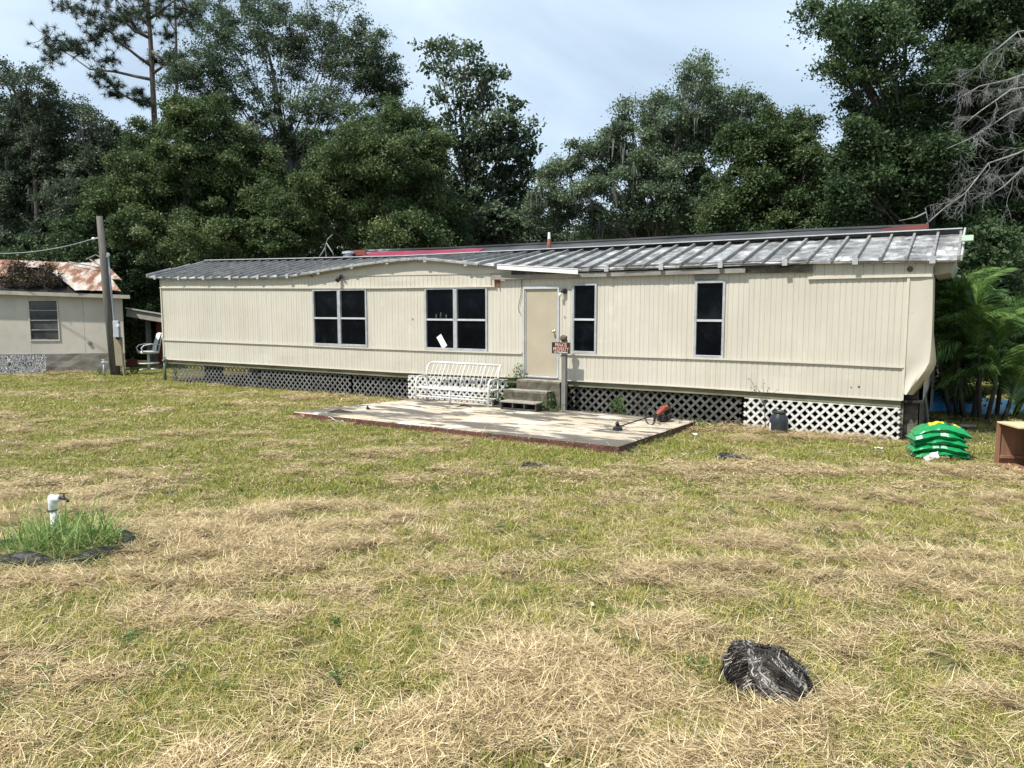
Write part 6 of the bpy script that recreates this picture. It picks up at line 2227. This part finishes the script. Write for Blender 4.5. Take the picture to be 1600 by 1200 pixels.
# understorey shrubs
for i, (bx_, dep_, lb, mt, lab) in enumerate((
        (215, 34.5, [(215, 445, 34, 35), (240, 480, 26, 35), (205, 500, 36, 40), (240, 540, 30, 36), (205, 550, 40, 36), (235, 430, 24, 24)], 'vine', 'bright leafy shrub between the shed and the left end of the home'),
        (1475, 17.0, [(1478, 440, 22, 36), (1485, 500, 26, 45), (1478, 560, 24, 40), (1500, 590, 24, 30)], 'dark', 'dark shrub at the right end wall of the home'),
        (1570, 19.5, [(1540, 400, 50, 40), (1590, 420, 45, 45), (1560, 470, 60, 45), (1600, 520, 45, 45), (1540, 540, 60, 45), (1600, 580, 45, 35)], 'dark', 'dark undergrowth bush behind the palm clump'),
        (60, 33.0, [(20, 420, 50, 40), (90, 410, 55, 45), (150, 420, 45, 40), (190, 440, 34, 44), (140, 380, 50, 40)], 'dark', 'dark bush rising right behind the shed roof'))):
    tree('shrub', lab, (bx_, 560), dep_, lb, LEAF[mt], size=0.12, seed=30 + i, lai=3.0, tr=0.07, jit=0.8, rc=0.35, group='undergrowth shrubs', cat='shrub')

# far wood that closes the view behind the trees (reads as one mass)
rg = np.random.default_rng(77)
V, T = [], []
for px in np.arange(-420, 2080, 26):
    if px < 800:
        dep_, ytop = 47 + rg.uniform(-2, 3), np.interp(px, [-420, 0, 120, 300, 560, 720, 800], [170, 220, 235, 225, 245, 290, 350]) + rg.uniform(-14, 14)
    elif px < 1120:
        dep_, ytop = 50 + rg.uniform(-2, 3), np.interp(px, [800, 860, 1000, 1120], [350, 375, 335, 290]) + rg.uniform(-10, 10)
    else:
        dep_, ytop = 38 + rg.uniform(-2, 3), np.interp(px, [1120, 1290, 1340, 1500, 2080], [290, 335, 300, 180, 130]) + rg.uniform(-12, 12)
    a, b = at(px, ytop, dep_), at(px, 560, dep_)
    n = int((a[2] - 0.0) * 470)
    P = np.stack([rg.normal(a[0], 0.9, n), rg.normal(dep_, 1.2, n), a[2] * rg.random(n) ** 0.8 - 0.1], 1)
    V.append(leaves_soup(P, 0.26, rg, 0.5))
    T.append(np.clip(rg.normal(0.35, 0.2, n) + rg.normal(0, 0.1), 0, 1))
soup('distant_woods', np.concatenate(V), 3, LEAF['dark'], np.concatenate(T))


# pine with needle tufts
def pine(label, basepx, dep, trunkpx, branches, tufts, seed, tr):
    rg = np.random.default_rng(seed)
    b0 = np.array([at(basepx, 420, dep)[0], dep, 0.0])
    t = thing('pine_tree', label, 'tree', b0, 0, 'pines behind the shed')
    mb = MB()
    pts = [np.array([0, 0, -0.2])] + [at(x, y, dep) - b0 for x, y in trunkpx]
    mb.tube(pts, np.linspace(tr, tr * .42, len(pts)), 10)
    mb.build('trunk', 'barkpine', t, smooth=True)
    for br in branches:
        m_ = MB()
        pp = []
        d0 = rg.uniform(-1, 1)
        for i, (x, y) in enumerate(br):
            pp.append(at(x, y, dep + d0 * i * 0.8) - b0)
        m_.tube(pp, np.linspace(0.09, 0.025, len(pp)) * (tr / 0.2), 6)
        m_.build('limb', 'barkpine', t, smooth=True)
    V, T = [], []
    tw = MB()
    for (x, y, r) in tufts:
        c = at(x, y, dep + rg.uniform(-1.5, 1.5)) - b0
        rr_ = r * dep / F
        for k in range(int(12 + r * 0.7)):
            cc = c + rg.normal(0, rr_ * 0.62, 3) * [1.15, 1, 0.75]
            tw.tube([tuple(c + rg.normal(0, .05, 3)), tuple((c + cc) / 2 - np.array([0, 0, .05])), tuple(cc)], [0.02, 0.014, 0.008], 4, cap=False)
            n = 46
            dv = rg.normal(size=(n, 3)) + [0, 0, 0.25]
            dv /= np.linalg.norm(dv, axis=1, keepdims=True)
            ln_ = rg.uniform(0.22, 0.40, (n, 1))
            sd_ = np.cross(dv, rg.normal(size=(n, 3)))
            sd_ = sd_ / np.linalg.norm(sd_, axis=1, keepdims=True) * 0.011
            V.append(np.stack([cc - sd_, cc + sd_, cc + dv * ln_], 1).reshape(-1, 3))
            T.append(np.clip(rg.normal(0.45, 0.25, n), 0, 1))
    tw.build('twigs', 'barkpine', t, kind='stuff')
    soup('crown', np.concatenate(V), 3, LEAF['pine'], np.concatenate(T), t)


pine('tall pine with bare trunk and long sweeping branches at upper left', 250, 41, [(249, 350), (244, 230), (241, 180), (238, 120), (235, 60), (231, 10), (228, -70)],
     [[(240, 125), (215, 120), (180, 112), (140, 108), (112, 88), (85, 70)], [(239, 105), (215, 88), (190, 68), (172, 50), (150, 35)], [(235, 60), (210, 48), (185, 25), (160, 8)], [(237, 80), (262, 98), (275, 70)], [(238, 160), (205, 155), (185, 145), (168, 128)], [(233, 30), (255, 15), (280, -5)], [(232, 40), (215, 20), (200, -5)], [(240, 150), (225, 160)], [(238, 115), (260, 100), (268, 80)]],
     [(75, 58, 16), (92, 76, 14), (82, 92, 12), (112, 70, 12), (128, 82, 10), (110, 12, 22), (140, 20, 20), (160, 45, 20), (180, 30, 18), (148, 60, 12), (190, 62, 14), (200, 20, 18), (155, 118, 12), (175, 132, 12), (182, 148, 9), (165, 95, 12), (225, 160, 12), (215, 145, 9), (240, 95, 12), (260, 55, 14), (225, 8, 18), (250, 12, 18), (285, 12, 18), (300, 22, 14), (265, 95, 14), (210, 40, 12), (180, -5, 22), (240, -25, 25), (290, -15, 20)], 51, 0.2)
pine('slender second pine trunk just right of the tall pine', 280, 44, [(278, 300), (276, 140), (275, 60), (273, 0), (272, -60)], [[(275, 30), (290, 15), (305, 20)], [(275, 50), (262, 30), (255, 22)]], [(305, 15, 14), (260, 25, 12), (280, -10, 20), (270, 120, 10), (300, 40, 10)], 52, 0.11)


# dead, bare grey branches at the right edge
def dead_branch_tree():
    rg = np.random.default_rng(91)
    dep = 15.5
    b0 = np.array([at(1720, 500, dep)[0], dep + 0.8, 0.0])
    t = thing('dead_tree', 'bleached dead tree reaching bare drooping branches in from the right edge', 'tree', b0)
    mb = MB()
    tp = [np.array([0, 0, -0.2]), np.array([0.1, 0, 2.5]), np.array([-0.1, 0, 5]), np.array([-0.2, 0.1, 7.4])]
    mb.tube(tp, [0.2, 0.16, 0.11, 0.05], 9)
    mb.build('trunk', 'deadwood', t, smooth=True)
    main = [[(1690, 60), (1630, 45), (1590, 50), (1560, 75), (1535, 95)], [(1690, 120), (1620, 110), (1575, 125), (1530, 135), (1505, 150)], [(1690, 170), (1630, 160), (1580, 175), (1520, 215), (1480, 232)],
            [(1690, 220), (1640, 215), (1590, 240), (1545, 255), (1510, 300), (1485, 320)], [(1690, 240), (1650, 240), (1600, 262), (1570, 290), (1540, 310)], [(1690, 150), (1640, 130), (1580, 140), (1530, 175), (1500, 200)]]
    tw = MB()

    def sub(p, dv, ln, r, lvl):
        n = 5
        pts = [p]
        d_ = dv / np.linalg.norm(dv)
        for i in range(n):
            d_ = d_ + rg.normal(0, 0.22, 3) + np.array([0, 0, -0.05])
            d_ /= np.linalg.norm(d_)
            pts.append(pts[-1] + d_ * ln / n)
        tw.tube(pts, np.linspace(r, r * 0.35, n + 1), 4, cap=False)
        if lvl:
            for i in range(1, n + 1):
                for _ in range(2):
                    if rg.random() < 0.75:
                        sub(pts[i], d_ + rg.normal(0, 0.7, 3), ln * rg.uniform(0.4, 0.65), r * 0.55, lvl - 1)
    for m_ in main:
        lm = MB()
        pp = [at(x, y, dep + rg.uniform(-.15, .15) - 0.15 * i) - b0 for i, (x, y) in enumerate(m_)]
        lm.tube(pp, np.linspace(0.030, 0.007, len(pp)), 6)
        lm.build('limb', 'deadwood', t, smooth=True)
        for i in range(1, len(pp)):
            for f_ in (0.0, 0.5):
                p = pp[i - 1] + (pp[i] - pp[i - 1]) * f_
                dv = (pp[i] - pp[i - 1])
                dv = dv / np.linalg.norm(dv)
                sub(p, dv + rg.normal(0, 0.55, 3) + np.array([-0.1, 0, -0.25]), rg.uniform(0.35, 0.75), 0.007, 2)
    tw.build('bare_twigs', 'deadwood', t, kind='stuff')


dead_branch_tree()


# dead snags and fallen pale branches: behind the roof, on the shed roof
def snag(label, name, b0, paths, dep, r0, seed, mat='deadwood', cat='branch'):
    rg = np.random.default_rng(seed)
    t = thing(name, label, cat, b0)
    for p_ in paths:
        mb = MB()
        pp = [at(x, y, dep + rg.uniform(-.2, .2)) - np.array(b0) for x, y in p_]
        mb.tube(pp, np.linspace(r0, r0 * .3, len(pp)), 6)
        mb.build('limb', mat, t, smooth=True)
    return t


b0 = at(500, 400, 27.5)
snag('pale forked dead snag standing behind the left part of the roof', 'dead_snag', (b0[0], 27.5, 0), [[(512, 560), (512, 420), (508, 385), (512, 372)], [(508, 388), (500, 400), (494, 412)], [(510, 380), (520, 395), (524, 410)], [(512, 374), (520, 366)]], 27.5, 0.03, 61, cat='tree')
b0 = at(1450, 345, 21.0)
snag('bare grey snag behind the right end of the roof', 'dead_snag', (b0[0], 21.0, 0), [[(1452, 560), (1452, 400), (1450, 345), (1446, 325)], [(1447, 332), (1430, 340), (1405, 345)], [(1448, 350), (1470, 330), (1500, 305)]], 21.0, 0.03, 62, cat='tree')
# dead leafy limbs fallen onto the shed roof
for i, (lb, lab) in enumerate((([(25, 428, 18, 12), (40, 436, 14, 12), (15, 440, 14, 10), (30, 415, 16, 8)], 'dead leafed limb fallen on the left of the shed roof'),
                               ([(72, 428, 16, 14), (85, 440, 14, 11), (62, 437, 12, 12), (75, 420, 12, 8)], 'dead leafed limb lying in the hole of the shed roof'))):
    rg = np.random.default_rng(70 + i)
    dep_ = 27.0
    b0 = at(lb[0][0], 442, dep_)
    t = thing('fallen_limb', lab, 'branch', b0)
    V, T = [], []
    mb = MB()
    for x, y, rx, ry in lb:
        c = at(x, y, dep_ + rg.uniform(-.3, .3)) - b0
        n = 420
        P = c + rg.normal(size=(n, 3)) * 0.5 * np.array([rx, rx, ry]) * dep_ / F
        V.append(leaves_soup(P, 0.085, rg))
        T.append(rg.random(n))
        mb.tube([(0, 0, 0), tuple(c * .5 + [0, 0, .1]), tuple(c)], [0.03, 0.02, 0.01], 5)
        for k in range(6):
            mb.tube([tuple(c), tuple(c + rg.normal(0, .25, 3))], [0.01, 0.004], 4)
    soup('dead_foliage', np.concatenate(V), 3, LEAF['dead'], np.concatenate(T), t)
    mb.build('boughs', 'twig', t)
b0 = at(110, 410, 28.5)
snag('long thin pale pole lying across the shed roof ridge', 'fallen_pole', b0, [[(108, 409.5), (140, 415), (176, 421)], [(140, 405), (160, 418), (170, 430)], [(135, 405), (150, 398), (165, 408)]], 28.3, 0.03, 64, cat='pole')


# clump palm at the right
PLb = gnd(1535, 652)
PLM = thing('clump_palm', 'lush arching clump palm with dark slender stems at the right of the home', 'palm', PLb)
rg = np.random.default_rng(5)
stems = []
for i in range(11):
    a_ = rg.uniform(0, 6.28)
    r_ = rg.uniform(0.1, 0.75)
    b_ = np.array([r_ * math.cos(a_), r_ * math.sin(a_) * .6, -0.05])
    tp_ = b_ * 1.5 + [rg.normal(0, .1), rg.normal(0, .1), rg.uniform(0.8, 2.5)]
    mb = MB()
    mb.tube([b_, (b_ + tp_) / 2 + rg.normal(0, .04, 3), tp_], [0.05, 0.04, 0.03], 7)
    mb.build('stem', 'bark', PLM, smooth=True)
    stems.append(tp_)


def frond_mesh(ln, droop, seed, nl=58):
    rg = np.random.default_rng(seed)
    V, T = [], []
    sp = []
    for i in range(13):
        q = i / 12
        sp.append(np.array([ln * (q * 0.80 - 0.10 * q * q), 0, ln * (q * 0.62 - droop * q * q)]))
    sp = np.array(sp)
    for i in range(12):
        w = 0.010 * (1 - i / 14)
        V += [sp[i] + [0, -w, 0], sp[i] + [0, w, 0], sp[i + 1] + [0, w, 0], sp[i + 1] + [0, -w, 0]]
        T.append(0.9)
    for k in range(nl):
        q = 0.14 + 0.86 * k / nl
        c = np.array([np.interp(q * 12, range(13), sp[:, j]) for j in range(3)])
        tg = np.array([np.interp(min(q * 12 + .5, 12), range(13), sp[:, j]) - np.interp(q * 12 - .5, range(13), sp[:, j]) for j in range(3)])
        tg /= np.linalg.norm(tg)
        for s_ in (-1, 1):
            L_ = ln * 0.30 * (math.sin(math.pi * (0.15 + 0.8 * q)) ** 0.7) * rg.uniform(.8, 1.15)
            d_ = tg * 0.75 + np.array([0, s_ * 0.8, 0.10 + rg.normal(0, .12)])
            d_ /= np.linalg.norm(d_)
            m_ = c + d_ * L_ * .55
            e_ = c + d_ * L_ + np.array([0, 0, -0.35 * L_ * rg.uniform(.4, 1.3)])
            sd_ = np.cross(d_, [0, 0, 1.0])
            sd_ = sd_ / np.linalg.norm(sd_) * 0.0075
            V += [c - sd_ * .4, c + sd_ * .4, m_ + sd_, m_ - sd_, m_ - sd_, m_ + sd_, e_ + sd_ * .1, e_ - sd_ * .1]
            tt = float(np.clip(rg.normal(.5, .25), 0, 1))
            T += [tt, tt]
    return soup_mesh('frond', np.array(V), 4, LEAF['palm'], np.array(T))


fm = [frond_mesh(l_, d_, s_) for l_, d_, s_ in ((1.2, 0.55, 1), (1.4, 0.7, 2), (1.0, 0.45, 3), (1.5, 0.85, 4), (1.3, 0.5, 5))]
for i, st in enumerate(stems):
    for k in range(14):
        o = link('frond', fm[(i + k) % 5], PLM)
        o.location = Vector(st) + Vector((0, 0, rg.uniform(-0.9, 0.1)))
        o.rotation_euler = (rg.normal(0, .2), rg.uniform(-1.15, 0.0), rg.uniform(0, 6.28))
